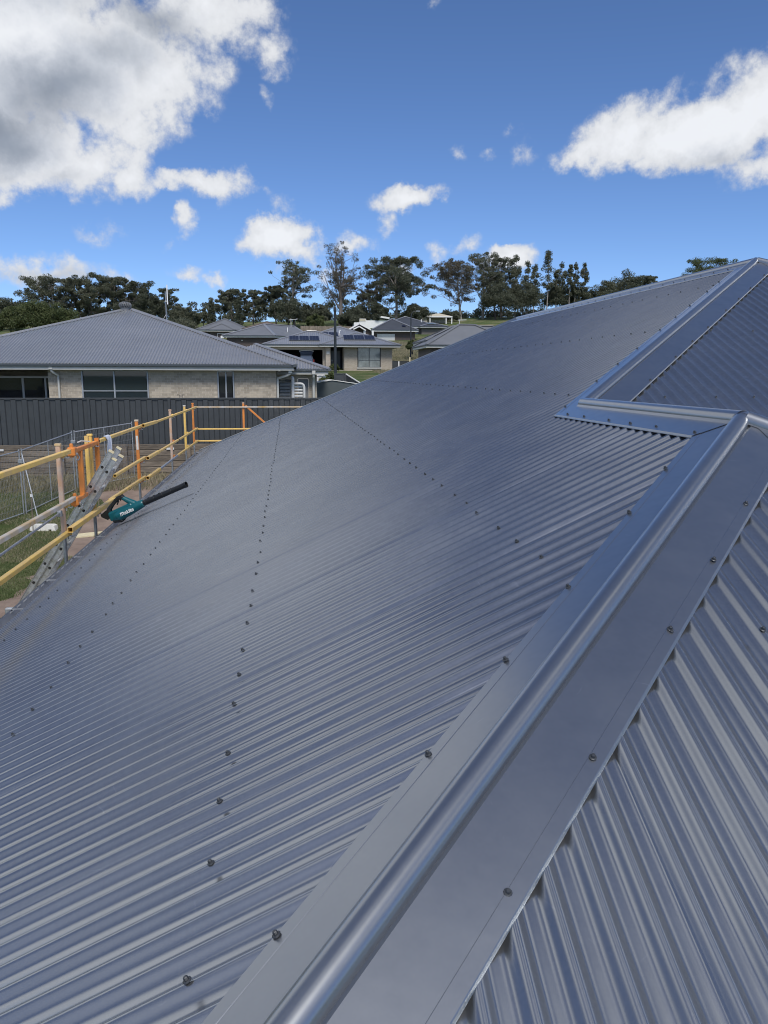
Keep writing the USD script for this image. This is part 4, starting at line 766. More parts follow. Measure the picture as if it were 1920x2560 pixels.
# ------------------------------------------------------------------ shed, inner fences, drive
t = thing('garden_shed', 'dark grey steel shed with pale-edged gable beyond the fence', 'shed', None, (2, 36, 2.4))
gp = Polygon([(1.28, 2.3), (3.4, 2.3), (3.4, 4.14), (2.05, 4.33), (1.28, 4.20)])
part(t, 'wall', prism(gp, V(0, 36, 0), ex, V(0, 0, 1), ey, 2.6), 'shed_steel')
part(t, 'roof', [slab([V(1.22, 35.95, 4.205), V(2.05, 35.95, 4.345), V(2.05, 38.7, 4.345), V(1.22, 38.7, 4.205)], .03), slab([V(2.05, 35.95, 4.345), V(3.46, 35.95, 4.145), V(3.46, 38.7, 4.145), V(2.05, 38.7, 4.345)], .03)], 'white_trim')
t = thing('side_fence', 'dark steel boundary fence stepping down the grass slope behind the shed', 'fence', None, (3, 45, 3.2))
for a, b, za, zb in (((2.72, 45.0), (3.35, 45.0), 4.62, 4.62), ((3.35, 45.0), (4.6, 43.0), 4.62, 3.75)):
    v = np.array([(a[0], a[1], 2.9), (b[0], b[1], 2.6), (b[0], b[1], zb), (a[0], a[1], za)]); part(t, 'infill_panel', (np.vstack([v, v+V(0, .04, 0)]), np.array([[0, 1, 2, 3], [7, 6, 5, 4], [3, 2, 6, 7]])), 'fence_steel')
    part(t, 'cap_rail', bar((*a, za), (*b, zb), .05, .05), 'white_trim' if za != zb else 'fence_steel')
for x, y, z in ((2.72, 45, 4.65), (3.35, 45, 4.65)): part(t, 'fence_post', box(x-.04, x+.04, y-.05, y+.06, 2.8, z), 'fence_steel')
dv = [(1.2, 40), (2.3, 41), (3.2, 60), (3.6, 80.8), (-1.2, 80.8), (.2, 60)]
dvv = np.array([(x, y, float(ground_z(x, y))+.05) for x, y in dv]); tri = []
rows = []
for y in np.linspace(40, 80.9, 14):
    xl = np.interp(y, [40, 60, 81], [1.0, .2, -1.2]); xr = np.interp(y, [40, 60, 81], [2.5, 3.0, 3.7]); rows += [(xl, y, float(ground_z(xl, y))+.06), (xr, y, float(ground_z(xr, y))+.06)]
single('driveway', (np.array(rows), np.array([[2*i, 2*i+1, 2*i+3, 2*i+2] for i in range(13)])), 'concrete', kind='structure')
# ------------------------------------------------------------------ house with solar panels
hs = thing('solar_house', 'beige brick house with solar panels and an open garage holding a car', 'house', None, (4, 82, 5))
def roof_block(h, x0, x1, y0, y1, z, pitch, m='nbr_roof', sp=.22, rib=True, faces=(0, 1, 2, 3), over=.0, capm=None, name='roof_face', gut=True, gm='gutter_dark', fm='cream_fascia'):
    F, lines = hip_faces(x0, x1, y0, y1, z, pitch)
    for k in faces: part(h, name, ribbed(F[k], sp, .03) if rib else slab(F[k], .05), m, smooth=30 if rib else False)
    for a, b in lines: part(h, 'hip_cap', cap_bar(a, b, .4, .06), capm or m, smooth=20)
    if gut:
        part(h, 'gutter', [rbox(x0-.06, x1+.06, y0-.07, y0+.05, z-.11, z+.0, .015), rbox(x0-.07, x0+.05, y0+.05, y1, z-.11, z, .015), rbox(x1-.05, x1+.07, y0+.05, y1, z-.11, z, .015)], gm)
        part(h, 'fascia', [box(x0+.0, x1-.0, y0+.02, y0+.06, z-.27, z-.105), box(x0, x0+.04, y0+.06, y1, z-.27, z-.105), box(x1-.04, x1, y0+.06, y1, z-.27, z-.105)], fm)
        part(h, 'soffit', box(x0+.05, x1-.05, y0+.065, y1-.1, z-.255, z-.24), fm)
roof_block(hs, -2.57, 8.0, 82.0, 91.5, 7.66, .335, faces=(0, 3, 2)); roof_block(hs, -.5, 12.3, 83.2, 96, 7.66, .36, gut=False); roof_block(hs, 3.35, 11.86, 81.35, 89.9, 7.66, .345)
part(hs, 'wall', [box(-1.6, -1.0, 82.55, 82.8, 4.5, 7.4), box(-1.0, 3.72, 82.55, 82.8, 7.12, 7.4), box(3.72, 4.1, 82.55, 82.8, 4.5, 7.4), box(6.0, 7.40, 82.4, 82.65, 4.5, 7.4), box(9.92, 11.14, 82.4, 82.65, 4.5, 7.4), box(7.40, 9.92, 82.4, 82.65, 4.5, 5.3), box(7.40, 9.92, 82.4, 82.65, 7.38, 7.41), box(11.0, 11.139, 82.65, 95, 4.5, 7.4), box(-1.6, -1.4, 82.8, 95, 4.5, 7.4), box(-1.6, 11.1, 94.8, 95, 4.5, 7.4)], 'brick_far'); part(hs, 'porch_wall', box(4.1, 4.2, 84.2, 88, 4.5, 7.4), 'brick_far'); part(hs, 'porch_wall', box(5.95, 6.05, 82.65, 86, 4.5, 7.4), 'brick_far')
part(hs, 'brick_pillar', rbox(4.02, 4.52, 82.0, 82.5, 4.5, 7.4, .01), 'brick_far'); part(hs, 'window_sill', box(7.36, 9.96, 82.30, 82.42, 5.18, 5.3), 'cream_fascia')
part(hs, 'meter_box', rbox(4.10, 4.44, 81.96, 81.998, 6.65, 6.95, .01), 'cream_fascia')
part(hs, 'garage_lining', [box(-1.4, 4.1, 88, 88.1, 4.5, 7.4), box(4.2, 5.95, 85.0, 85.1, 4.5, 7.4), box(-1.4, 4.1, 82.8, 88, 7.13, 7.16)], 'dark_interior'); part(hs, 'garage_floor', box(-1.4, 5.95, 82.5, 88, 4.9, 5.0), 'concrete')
d_ = part(hs, 'front_door', [rbox(4.7, 5.75, 84.90, 84.98, 5.0, 7.1, .01)], 'dark_frame'); part(d_, 'handle', box(4.82, 4.86, 84.85, 84.9, 5.95, 6.15), 'galvanised')
window(hs, 7.42, 9.90, 82.4, 5.3, 7.38, pane='reflection_tint_glass', frame='dark_frame', mull=(8.67,), trans=(6.05,), fw=.06)
def solar_row(h, x0, n, w, y0, z0, pitch, l=1.62, lift=.10):
    s = unit(V(0, 1, pitch)); nn = np.cross(ex, s)
    for k in range(n):
        o = V(x0+k*(w+.03), y0, z0)+nn*lift; fr_ = part(h, 'solar_panel', slab([o, o+ex*w, o+ex*w+s*l, o+s*l], .045), 'solar_frame')
        for a in range(3):
            for b in range(4):
                c0 = o+ex*(.03+a*(w-.06)/3+.006)+s*(.03+b*(l-.06)/4+.006)+nn*.004; part(fr_, 'cell', slab([c0, c0+ex*((w-.06)/3-.012), c0+ex*((w-.06)/3-.012)+s*((l-.06)/4-.012), c0+s*((l-.06)/4-.012)], .003), 'solar_cell')
    part(h, 'solar_bracket', [bar(V(x0, y0+.2, z0+.07*pitch)+nn*.03, V(x0+n*(w+.03), y0+.2, z0+.07*pitch)+nn*.03, .05), bar(V(x0, y0-.02, z0+.02)+nn*.02, V(x0+n*(w+.03), y0-.02, z0+.02)+nn*.02, .06, .08)], 'lamp_steel')
solar_row(hs, .22, 3, 1.05, 83.15, 7.66+1.15*.335, .335); solar_row(hs, 3.52, 2, 1.03, 85.4, 7.66+2.2*.36+.12, .36, 1.55); solar_row(hs, 6.0, 3, 1.10, 82.75, 7.66+1.4*.345, .345)
part(hs, 'roof_pipe', tube([(5.8, 87, 9.05), (5.8, 87, 9.35), (5.95, 86.9, 9.38)], .06, 8), 'white_trim')
# the car in the garage, seen from behind with its tailgate up
cr = thing('parked_car', 'dark blue hatchback with raised tailgate inside the open garage', 'car', None, (2, 84, 5))
cb = Polygon([(-.86, .28), (.86, .28), (.88, .75), (.82, .98), (.62, 1.52), (.5, 1.60), (-.5, 1.60), (-.62, 1.52), (-.82, .98), (-.88, .75)])
part(cr, 'body', prism(cb, V(2.02, 83.5, 5.0), ex, V(0, 0, 1), ey, 3.9), 'car_paint'); part(cr, 'load_space', prism([(-.66, .78), (.66, .78), (.54, 1.46), (-.54, 1.46)], V(2.02, 83.493, 5.0), ex, V(0, 0, 1), ey, .005), 'car_glass')
part(cr, 'tailgate', slab([V(1.28, 82.75, 7.0), V(2.76, 82.75, 7.0), V(2.62, 83.52, 6.64), V(1.42, 83.52, 6.64)], .07), 'car_paint'); part(cr, 'tailgate_edge', tube([(1.25, 82.76, 6.98), (1.5, 82.7, 7.03), (2.54, 82.7, 7.03), (2.79, 82.76, 6.98)], .04, 6), 'cream_fascia'); part(cr, 'tailgate_glass', slab([V(1.46, 82.95, 6.945), V(2.58, 82.95, 6.945), V(2.52, 83.4, 6.73), V(1.52, 83.4, 6.73)], .08), 'car_glass')
for s in (-1, 1): part(cr, 'tail_light', rbox(2.02+s*.78-.07, 2.02+s*.78+.07, 83.46, 83.5, 5.85, 6.15, .01), 'red_cloth'); w_ = part(cr, 'wheel', lathe(V(2.02+s*.72-.1, 84.2, 5.30), [(.0001, 0), (.30, 0), (.32, .04), (.32, .17), (.30, .2), (.0001, .2)], 20, (1, 0, 0)), 'black_plastic')
part(cr, 'bumper', rbox(1.15, 2.89, 83.38, 83.5, 5.3, 5.62, .04), 'car_paint'); part(cr, 'number_plate', box(1.82, 2.22, 83.372, 83.379, 5.66, 5.78), 'white_trim')
single('red_bundle', to_world(hull_pts([((0, 0, 0), .2), ((.1, .1, .02), .18), ((-.12, -.12, 0), .16)]), 3, .06)[0]*0+0 if False else join(lathe(V(.85, 83.9, 6.1), [(.0001, -.3), (.2, -.26), (.27, -.05), (.22, .2), (.12, .42), (.0001, .47)], 12)), 'red_cloth', 'red bundle on a garage shelf left of the raised car tailgate', 'bundle', smooth=50)
single('blue_tub', lathe(V(3.98, 81.5, 4.95), [(.0001, 0), (.2, 0), (.24, .4), (.22, .41), (.18, .05), (.0001, .05)], 14), 'blue_tub', 'small blue tub by the brick pillar of the solar panel house', 'tub', smooth=40)
t = thing('dark_fence', 'short dark steel fence with white post right of the solar panel house', 'fence', None, (11, 78, 4.8))
part(t, 'infill_panel', box(10.6, 13.4, 78, 78.05, 4.4, 5.88), 'fence_steel'); part(t, 'fence_rail', box(10.55, 13.4, 77.97, 78.08, 5.86, 5.92), 'fence_steel')
for x, m, z in ((10.62, 'fence_steel', 5.95), (11.22, 'white_trim', 5.9), (12.35, 'pale_board', 6.33)): part(t, 'fence_post', box(x-.06, x+.06, 77.93, 78.0, 4.4, z), m)
# ------------------------------------------------------------------ houses further up the hill
def poly_house(name, label, faces, mats, lines, capm): 
    h = thing(name, label, 'house', None, tuple(faces[0][0])); 
    for f, m in zip(faces, mats): part(h, 'roof_face', slab(f, .06), m)
    for a, b in lines: part(h, 'hip_cap', cap_bar(np.asarray(a, float), np.asarray(b, float), .45, .07), capm, smooth=20)
    return h
L, N, Mm, A, Rr = V(-8.3, 103, 9.50), V(-1.49, 102, 9.49), V(3.6, 108.5, 9.50), V(-3.04, 107.5, 11.25), V(1.0, 111, 11.25)
Bk = V(-6.5, 113, 9.5); Bk2 = V(0, 116, 9.5)
hc = poly_house('hip_house', 'dark brick house with plain grey hip roof and white fascia, left of solar house', [[L, N, A], [N, Mm, Rr, A], [Mm, Bk2, Rr], [Bk2, Bk, A, Rr], [Bk, L, A]], ['nbr_roof_dull']*5, [(N, A), (A, Rr), (L, A), (Mm, Rr)], 'nbr_roof')
part(hc, 'gutter', [bar(L-V(0, 0, .03), N-V(0, 0, .03), .14, .12), bar(N-V(0, 0, .03), Mm-V(0, 0, .03), .14, .12)], 'gutter_dark'); part(hc, 'fascia', [bar(L-V(0, -.1, .17), N-V(0, -.1, .17), .05, .16), bar(N-V(.05, -.1, .17), Mm-V(.05, -.1, .17), .05, .16)], 'white_trim')
part(hc, 'wall', prism([(-7.8, 103.6), (-1.6, 102.7), (3.0, 108.6), (-.2, 115.3), (-6.2, 112.4)], V(0, 0, 6.5), ex, ey, V(0, 0, 1), 2.75), 'brick_brown'); part(hc, 'roof_pipe', tube([(.1, 106.2, 10.15), (.1, 106.2, 10.75)], .07, 6), 'white_trim'); part(hc, 'wall_vent', box(-5.9, -5.75, 103.2, 103.28, 8.8, 8.95), 'white_trim')
part(hc, 'antenna', [tube([(.6, 110, 11.0), (.6, 110, 12.2)], .03, 6), bar((.3, 110, 12.0), (1.5, 110, 12.15), .05)], 'white_trim')
hbn = thing('brown_roof_house', 'house with low brown tiled roof peeping up behind the plain grey hip roof', 'house', None, (-3, 118, 9)); roof_block(hbn, -6.6, .6, 118, 125, 11.2, .37, 'brown_tile', rib=False); part(hbn, 'wall', box(-6.1, .1, 118.5, 124.5, 8.8, 10.95), 'brick_grey')
hd = thing('far_grey_house', 'distant brown brick house with two-tier grey hip roof below the cypress', 'house', None, (-10, 120, 9)); roof_block(hd, -13.6, -5.4, 120, 128, 11.15, .46, 'nbr_roof_dull', rib=False); roof_block(hd, -11.9, -7.7, 119.2, 123.4, 11.10, .50, 'nbr_roof_dull', rib=False)
part(hd, 'wall', box(-13.1, -5.9, 121, 127.5, 8.0, 10.9), 'brick_brown'); part(hd, 'porch_wall', box(-11.5, -8.1, 119.8, 121, 8.0, 10.85), 'brick_brown'); window(hd, -10.4, -9.0, 119.8, 9.4, 10.6, frame='white_trim', mull=(-9.7,), fw=.08); part(hd, 'porch_screen', rbox(-9.9, -9.4, 119.5, 119.6, 9.5, 10.2, .02), 'white_trim')
he = thing('gable_house', 'dark-roofed house with white-edged double gable and white garage door', 'house', None, (13, 114, 9))
g0, g1, g2 = V(9.0, 114, 11.1), V(10.55, 114, 11.95), V(12.65, 114, 10.9)
part(he, 'gable_roof', [slab([g0, g1, g1+V(0, 8, 0), g0+V(0, 8, 0)], .08), slab([g1, g2, g2+V(0, 8, 0), g1+V(0, 8, 0)], .08)], 'nbr_roof_dark'); part(he, 'barge_board', [bar(g0-V(0, .05, .08), g1-V(0, .05, .08), .06, .2), bar(g1-V(0, .05, .08), g2-V(0, .05, .08), .06, .2)], 'white_trim')
part(he, 'gable_wall', prism([(9.4, 8.6), (12.3, 8.6), (12.3, 10.9), (10.55, 11.75), (9.4, 11.15)], V(0, 114.4, 0), ex, V(0, 0, 1), ey, 7), 'brick_brown')
p0, p1, p2 = V(9.55, 113.0, 11.05), V(10.45, 113.0, 11.48), V(11.4, 113.0, 10.9); part(he, 'porch_roof', [slab([p0, p1, p1+V(0, 1.3, 0), p0+V(0, 1.3, 0)], .06), slab([p1, p2, p2+V(0, 1.3, 0), p1+V(0, 1.3, 0)], .06)], 'nbr_roof_dark'); part(he, 'porch_barge', [bar(p0-V(0, .04, .06), p1-V(0, .04, .06), .05, .16), bar(p1-V(0, .04, .06), p2-V(0, .04, .06), .05, .16)], 'white_trim')
for x in (11.25, 12.45): part(he, 'porch_post', rbox(x-.15, x+.15, 113.2, 113.5, 8.5, 10.85, .02), 'white_trim')
roof_block(he, 12.3, 19.3, 113.8, 121.2, 11.05, .52, 'nbr_roof_dark', rib=False, capm='nbr_roof', fm='white_trim'); part(he, 'wall', [box(12.4, 13.2, 114.5, 114.8, 8.4, 10.8), box(15.9, 16.1, 114.5, 114.8, 8.4, 10.8), box(13.2, 15.9, 114.5, 114.8, 10.48, 10.8), box(16.1, 18.9, 114.6, 120.8, 8.0, 10.8), box(12.4, 16.1, 114.8, 120.8, 8, 10.8)], 'brick_brown'); g_ = part(he, 'garage_door', box(13.2, 15.9, 114.6, 114.65, 8.4, 10.48), 'garage_white')
for k in range(5): part(g_, 'door_panel', rbox(13.25, 15.85, 114.56, 114.6, 8.45+.41*k, 8.83+.41*k, .01), 'garage_white')
window(he, 17.0, 17.5, 114.6, 9.0, 10.2, pane='pane_dark', frame='dark_frame'); 
for k in range(5): part(he, 'solar_tube_panel', slab([V(17.0+.35*k, 114.6+.5*k, 11.6+.02*k), V(17.5+.35*k, 114.55+.5*k, 11.55), V(17.5+.35*k, 114.95+.5*k, 11.78), V(17.0+.35*k, 115.0+.5*k, 11.83)], .05), 'solar_cell')
hf = thing('brick_villa', 'brown brick house with tall dark hip roof behind the gabled house', 'house', None, (20, 124, 11)); roof_block(hf, 14.6, 24.4, 123.5, 133, 12.2, .37, 'nbr_roof_dark', rib=False, capm='nbr_roof', fm='white_trim'); roof_block(hf, 21.0, 25.6, 122.6, 127.5, 12.15, .30, 'nbr_roof_dark', rib=False, capm='nbr_roof', fm='cream_fascia')
part(hf, 'wall', box(15, 24.2, 124.2, 132.6, 9.5, 11.95), 'brick_grey'); part(hf, 'front_wall', box(21.4, 25.2, 123.2, 127, 9.5, 11.9), 'brick_grey'); window(hf, 20.3, 21.0, 124.15, 10.9, 11.6, pane='pane_dark', frame='dark_frame'); part(hf, 'end_panel', box(18.9, 20.3, 124.0, 124.15, 11.3, 11.95), 'white_trim'); part(hf, 'roof_pipe', tube([(21.6, 124.8, 12.9), (21.6, 124.8, 13.35)], .08, 6), 'white_trim'); part(hf, 'skylight', slab([V(22.4, 123.5, 12.55), V(23.8, 123.5, 12.55), V(23.6, 124.2, 12.75), V(22.6, 124.2, 12.75)], .06), 'reflection_tint_glass')
hg = thing('hilltop_house', 'cream hilltop house with pale open veranda roof beyond the dark roofs', 'house', None, (29, 150, 13.6))
a_, b_, c_, d_ = V(26.4, 150, 15.7), V(32.1, 150, 15.75), V(31.0, 157, 15.75), V(26.4, 157, 15.7); ap = V(29.8, 152.5, 16.5)
for f in ([a_, b_, ap], [b_, c_, ap], [c_, d_, ap], [d_, a_, ap]): part(hg, 'roof_face', slab(f, .06), 'beige_wall')
part(hg, 'fascia', bar(a_-V(0, 0, .08), b_-V(0, 0, .08), .08, .22), 'white_trim'); part(hg, 'wall', box(27.0, 31.5, 153, 156.5, 13.0, 15.7), 'beige_wall'); part(hg, 'side_wall', box(26.3, 27.2, 150.5, 154, 13, 15.6), 'beige_wall')
for x in (27.7, 30.9, 32.0): part(hg, 'veranda_post', rbox(x-.1, x+.1, 150.1, 150.3, 13.0, 15.7, .02), 'white_trim')
window(hg, 28.6, 30.2, 152.98, 14.2, 15.2, pane='pane_dark', frame='white_trim', mull=(29.4,), fw=.08); part(hg, 'railing', [bar((27.7, 150.2, 14.55), (32.0, 150.2, 14.55), .08)]+[bar((27.8+.3*k, 150.2, 13.6), (27.8+.3*k, 150.2, 14.5), .05) for k in range(14)], 'lamp_steel')
hh = thing('ridge_house', 'dark-walled house with twin pale grey hip roofs, cut off by the big roof', 'house', None, (14, 64, 6)); roof_block(hh, 11.5, 20.0, 64.0, 71, 7.06, .53, 'nbr_roof_dull', rib=False, sp=.25); roof_block(hh, 12.2, 22.5, 68.5, 75.0, 7.6, .45, 'nbr_roof_dull', rib=False, sp=.25)
part(hh, 'wall', box(11.95, 19.6, 64.5, 70.5, 4.0, 6.82), 'brick_brown'); part(hh, 'rear_wall', box(12.7, 22, 69, 74.5, 4.2, 7.35), 'brick_brown'); part(hh, 'pale_panel', box(13.2, 13.7, 64.44, 64.5, 6.1, 6.8), 'cream_fascia'); part(hh, 'antenna', [tube([(15.1, 67.5, 8.5), (15.1, 67.5, 9.35)], .025, 6), bar((14.95, 67.5, 9.3), (15.7, 67.5, 9.33), .04)], 'white_trim')
hw = thing('white_house', 'distant white stepped wall among the trees left of the dark roofs', 'house', None, (13, 145, 13)); [part(hw, 'wall', b_, 'white_trim') for b_ in (box(12.4, 13.39, 145, 148, 12.8, 14.1), box(13.4, 14.69, 145.2, 149, 12.8, 14.75), box(14.7, 18.9, 145.5, 149, 12.8, 14.5))]; part(hw, 'roof', slab([V(16.9, 145, 15.35), V(19.1, 145, 15.05), V(19.1, 149, 15.05), V(16.9, 149, 15.35)], .3), 'white_trim'); part(hw, 'chimney', box(13.5, 14.6, 145.15, 145.2, 14.3, 14.7), 'beige_wall')
# timber boundary fences up the hill
for (x0, x1, y, z0, z1, lab) in ((2.4, 12.5, 138.0, 11.3, 12.9, 'long brown paling fence beyond the solar panel house roof'), (26.6, 37.5, 138.0, 11.6, 13.15, 'brown paling fence below the hilltop house at right')):
    t = thing('paling_fence', lab, 'fence', None, (x0, y, z0)); n_ = int((x1-x0)/.16)
    for k in range(n_): part(t, 'paling', box(x0+.16*k, x0+.16*k+.15, y+rng.uniform(0, .03), y+.05, z0, z1+rng.uniform(-.05, .05)), 'paling')
    part(t, 'fence_rail', box(x0, x1, y+.06, y+.12, z1-.4, z1-.28), 'paling')
# lamp posts, sign, pole
t = thing('street_lamp', 'tall black street lamp pole in front of the solar panel house', 'street lamp', None, (3.07, 50, 3.4)); part(t, 'pole', tube([(3.07, 50, 3.2), (3.07, 50, 6.2), (3.07, 50, 8.55)], [.10, .09, .075], 10), 'lamp_steel', smooth=40); part(t, 'lamp_head', [lathe(V(3.07, 50, 8.5), [(.08, 0), (.11, .05), (.10, .25), (.05, .32), (.0001, .33)], 12)], 'lamp_steel', smooth=40); part(t, 'service_door', box(3.0, 3.14, 49.885, 49.9, 4.0, 4.6), 'lamp_steel')
t = thing('street_lamp', 'thin curved-arm street lamp beside the small round bush on the slope', 'street lamp', None, (15.15, 95, 7)); part(t, 'pole', tube([(15.15, 95, 6.5), (15.15, 95, 11.4), (15.22, 95, 11.9), (15.45, 95, 12.15), (15.8, 95, 12.22)], [.09, .07, .06, .05, .05], 8), 'lamp_steel', smooth=40); part(t, 'lamp_head', rbox(15.75, 16.25, 94.9, 95.1, 12.16, 12.27, .03), 'galvanised')
t = thing('sale_sign', 'white board sign on legs standing on the grass slope', 'sign', None, (17.1, 95, 7.8)); part(t, 'board', rbox(16.98, 17.36, 94.97, 95.0, 8.15, 9.1, .01), 'white_trim'); part(t, 'print', [box(17.06, 17.28, 94.962, 94.969, 8.62, 8.92), box(17.06, 17.28, 94.962, 94.969, 8.48, 8.54)], 'tank_grey'); part(t, 'leg', box(17.0, 17.05, 95.0, 95.05, 7.0, 9.0), 'post_wood'); part(t, 'leg', box(17.29, 17.34, 95.0, 95.05, 7.0, 9.0), 'post_wood')
t = thing('bollard_post', 'pale stubby post on the slope to the right of the white sign', 'post', None, (17.8, 95, 8)); part(t, 'shaft', rbox(17.72, 17.88, 94.9, 95.05, 7.4, 9.3, .02), 'pale_board'); part(t, 'post_cap', rbox(17.69, 17.91, 94.87, 95.08, 9.3, 9.36, .01), 'pale_board')
# ------------------------------------------------------------------ trees
def branch(p0, p1, r0, r1, sag=.0, n=5, n6=5, wob=.06):
    p0, p1 = np.asarray(p0, float), np.asarray(p1, float); q = np.linspace(0, 1, n)[:, None]; L = np.linalg.norm(p1-p0)
    pts = p0+(p1-p0)*q+np.sin(q*np.pi)*rng.normal(0, wob*L, 3)+V(0, 0, 1)*sag*L*np.sin(q*np.pi); return tube(pts, np.linspace(r0, r1, n), n6, False), pts
def leaves(cent, rad, count, size, flat=.65):
    """Leaf-sized two-triangle faces scattered in clumps about the centres."""
    cent = np.asarray(cent); k = len(cent); idx = rng.integers(0, k, count); d = rng.normal(0, 1, (count, 3)); d /= np.linalg.norm(d, axis=1)[:, None]; rr = rng.uniform(.15, 1, count)**.5
    c = cent[idx]+d*(rr*np.asarray(rad)[idx])[:, None]*V(1, 1, flat)
    a = rng.normal(0, 1, (count, 3)); a[:, 2] -= .5; a /= np.linalg.norm(a, axis=1)[:, None]; b = np.cross(a, rng.normal(0, 1, (count, 3))); b /= np.linalg.norm(b, axis=1)[:, None]
    s = size*rng.uniform(.6, 1.5, count)[:, None]
    v = np.stack([c-a*s, c+b*s*.42, c+a*s, c-b*s*.42], 1).reshape(-1, 3); i = np.arange(count)*4
    return v, np.concatenate([np.stack([i, i+1, i+2], 1), np.stack([i, i+2, i+3], 1)])
def tree(name, label, x, y, top, half, kind='gum', bark='bark_grey', lf='leaf_olive', group='gum trees on the skyline', dens=1., crown=.62, lean=0., cat='tree', zb=None, seed=0):
    global rng
    rng = np.random.default_rng(1000+seed); z0 = float(ground_z(x, y))-.3 if zb is None else zb; H = top-z0; t = thing(name, label, cat, group, (x, y, z0)); wood, cs, rs = [], [], []
    tp = V(x+lean, y, z0+H*.9); r0 = max(.10, H*.022)
    if kind == 'gum':
        tr, pts = branch((x, y, z0), V(x+lean*.7, y, z0+H*(1-crown*.45)), r0, r0*.5, n=8, n6=8, wob=.025); wood.append(tr); base = z0+H*(1-crown)
        nl = int(9+half*2.2)
        for k in range(nl):
            q = rng.uniform(.35, 1.0); st = pts[min(7, int(q*7.99))]; a = k*2.4+rng.uniform(-.5, .5); hz = base+(top-base)*rng.beta(1.6, 1.1); w = half*math.sin(math.pi*np.clip(.22+.72*(hz-base)/(top-base), 0, 1))**.8
            e = V(x+lean+math.cos(a)*w*rng.uniform(.35, .92), y+math.sin(a)*w*rng.uniform(.35, .92), hz-.12*half); e[2] = max(e[2], st[2]+.1)
            b_, bp = branch(st, e, r0*.36, r0*.10, sag=-.05, n=5, wob=.07); wood.append(b_)
            for s_ in range(7):
                e2 = e+rng.normal(0, 1, 3)*V(.33, .33, .24)*half; e2[2] = np.clip(e2[2], base, top-.15*half); b2, _ = branch(bp[2+s_ % 3], e2, r0*.13, r0*.035, n=4, n6=4, wob=.08); wood.append(b2); cs.append(e2); rs.append(half*rng.uniform(.11, .23))
        crown_m = leaves(cs, rs, int(6300*dens*(1+half*.35)), .135)
    elif kind == 'bare':                                    # tall spreading gum with a thin crown: limbs show
        tr, pts = branch((x, y, z0), V(x+lean*.3, y, z0+H*.5), r0*1.25, r0*.8, n=8, n6=8, wob=.015); wood.append(tr); base = z0+H*.22
        for k in range(26):
            st = pts[rng.integers(3, 8)]; a = k*2.399; hz = z0+H*rng.uniform(.32, 1.0); w = half*np.interp((hz-z0)/H, [.3, .42, .55, .75, .92, 1], [.75, 1., .72, .82, .62, .3])
            e = V(x+lean*.5+math.cos(a)*w*rng.uniform(.5, 1), y+math.sin(a)*w*rng.uniform(.4, 1), hz); e[2] = max(e[2], st[2]+.3)
            b_, bp = branch(st, e, r0*.42, r0*.09, sag=.05, n=6, wob=.06); wood.append(b_)
            for s_ in range(6):
                e2 = bp[rng.integers(2, 6)]+rng.normal(0, 1, 3)*V(.17, .17, .11)*half+V(0, 0, .05*half); b2, _ = branch(bp[rng.integers(2, 5)], e2, r0*.12, r0*.03, n=4, n6=4, wob=.1); wood.append(b2); cs.append(e2); rs.append(half*rng.uniform(.08, .17))
        crown_m = leaves(cs, rs, int(8500*dens), .12)
    elif kind == 'oak':                                     # casuarina: thin pole, narrow feathery crown
        tr, pts = branch((x, y, z0), V(x+lean, y, top-.3), r0*.55, r0*.08, n=10, n6=6, wob=.01); wood.append(tr)
        for k in range(34):
            q = rng.uniform(1-crown, 1); h_ = z0+H*q; w = half*math.sin(math.pi*np.clip(.2+.75*(q-1+crown)/crown, 0, 1)); a = k*2.4; c = V(x+lean*q+math.cos(a)*w*rng.uniform(.2, .9), y+math.sin(a)*w*.8, h_)
            b2, _ = branch(V(x+lean*q, y, h_-.4), c, r0*.1, r0*.03, n=4, n6=4, wob=.05); wood.append(b2); cs.append(c); rs.append(half*rng.uniform(.28, .5))
        crown_m = leaves(cs, rs, int(3000*dens), .15, 1.1)
    elif kind == 'cone':
        tr, pts = branch((x, y, z0), V(x, y, top-.2), r0*.8, .03, n=6, n6=6, wob=.005); wood.append(tr)
        for k in range(70):
            q = rng.uniform(.05, 1); w = half*(1-q*.85)*(.9 if q > .1 else .6); a = rng.uniform(0, 6.28); cs.append(V(x+math.cos(a)*w*.75, y+math.sin(a)*w*.75, z0+H*q)); rs.append(.25+w*.3)
        crown_m = leaves(cs, rs, int(4200*dens), .13, 1.)
    else:                                                   # round, dense, branched from low down
        tr, pts = branch((x, y, z0), V(x+lean*.4, y, z0+H*.55), r0, r0*.5, n=5, n6=6, wob=.03); wood.append(tr)
        for k in range(int(26+10*half)):
            d = rng.normal(0, 1, 3); d /= np.linalg.norm(d); d[2] = abs(d[2])*1.0-.25*(k % 3 == 0); q = rng.uniform(.55, .95)
            c = V(x+lean, y, z0+H*.42)+d*V(half, half, H*.52)*q; c[2] = max(c[2], z0+.25*H*(kind != 'bush')); cs.append(c); rs.append(half*rng.uniform(.20, .36))
            if k % 2 == 0: b2, _ = branch(pts[3], c, r0*.3, r0*.06, n=4, n6=4); wood.append(b2)
        crown_m = leaves(cs, rs, int(6000*dens*(1+.25*half)), .15 if half > 1.6 else .11, .8)
    part(t, 'trunk', wood, bark, smooth=60); part(t, 'crown', crown_m, lf)
    return t
SK = 'gum trees on the skyline'
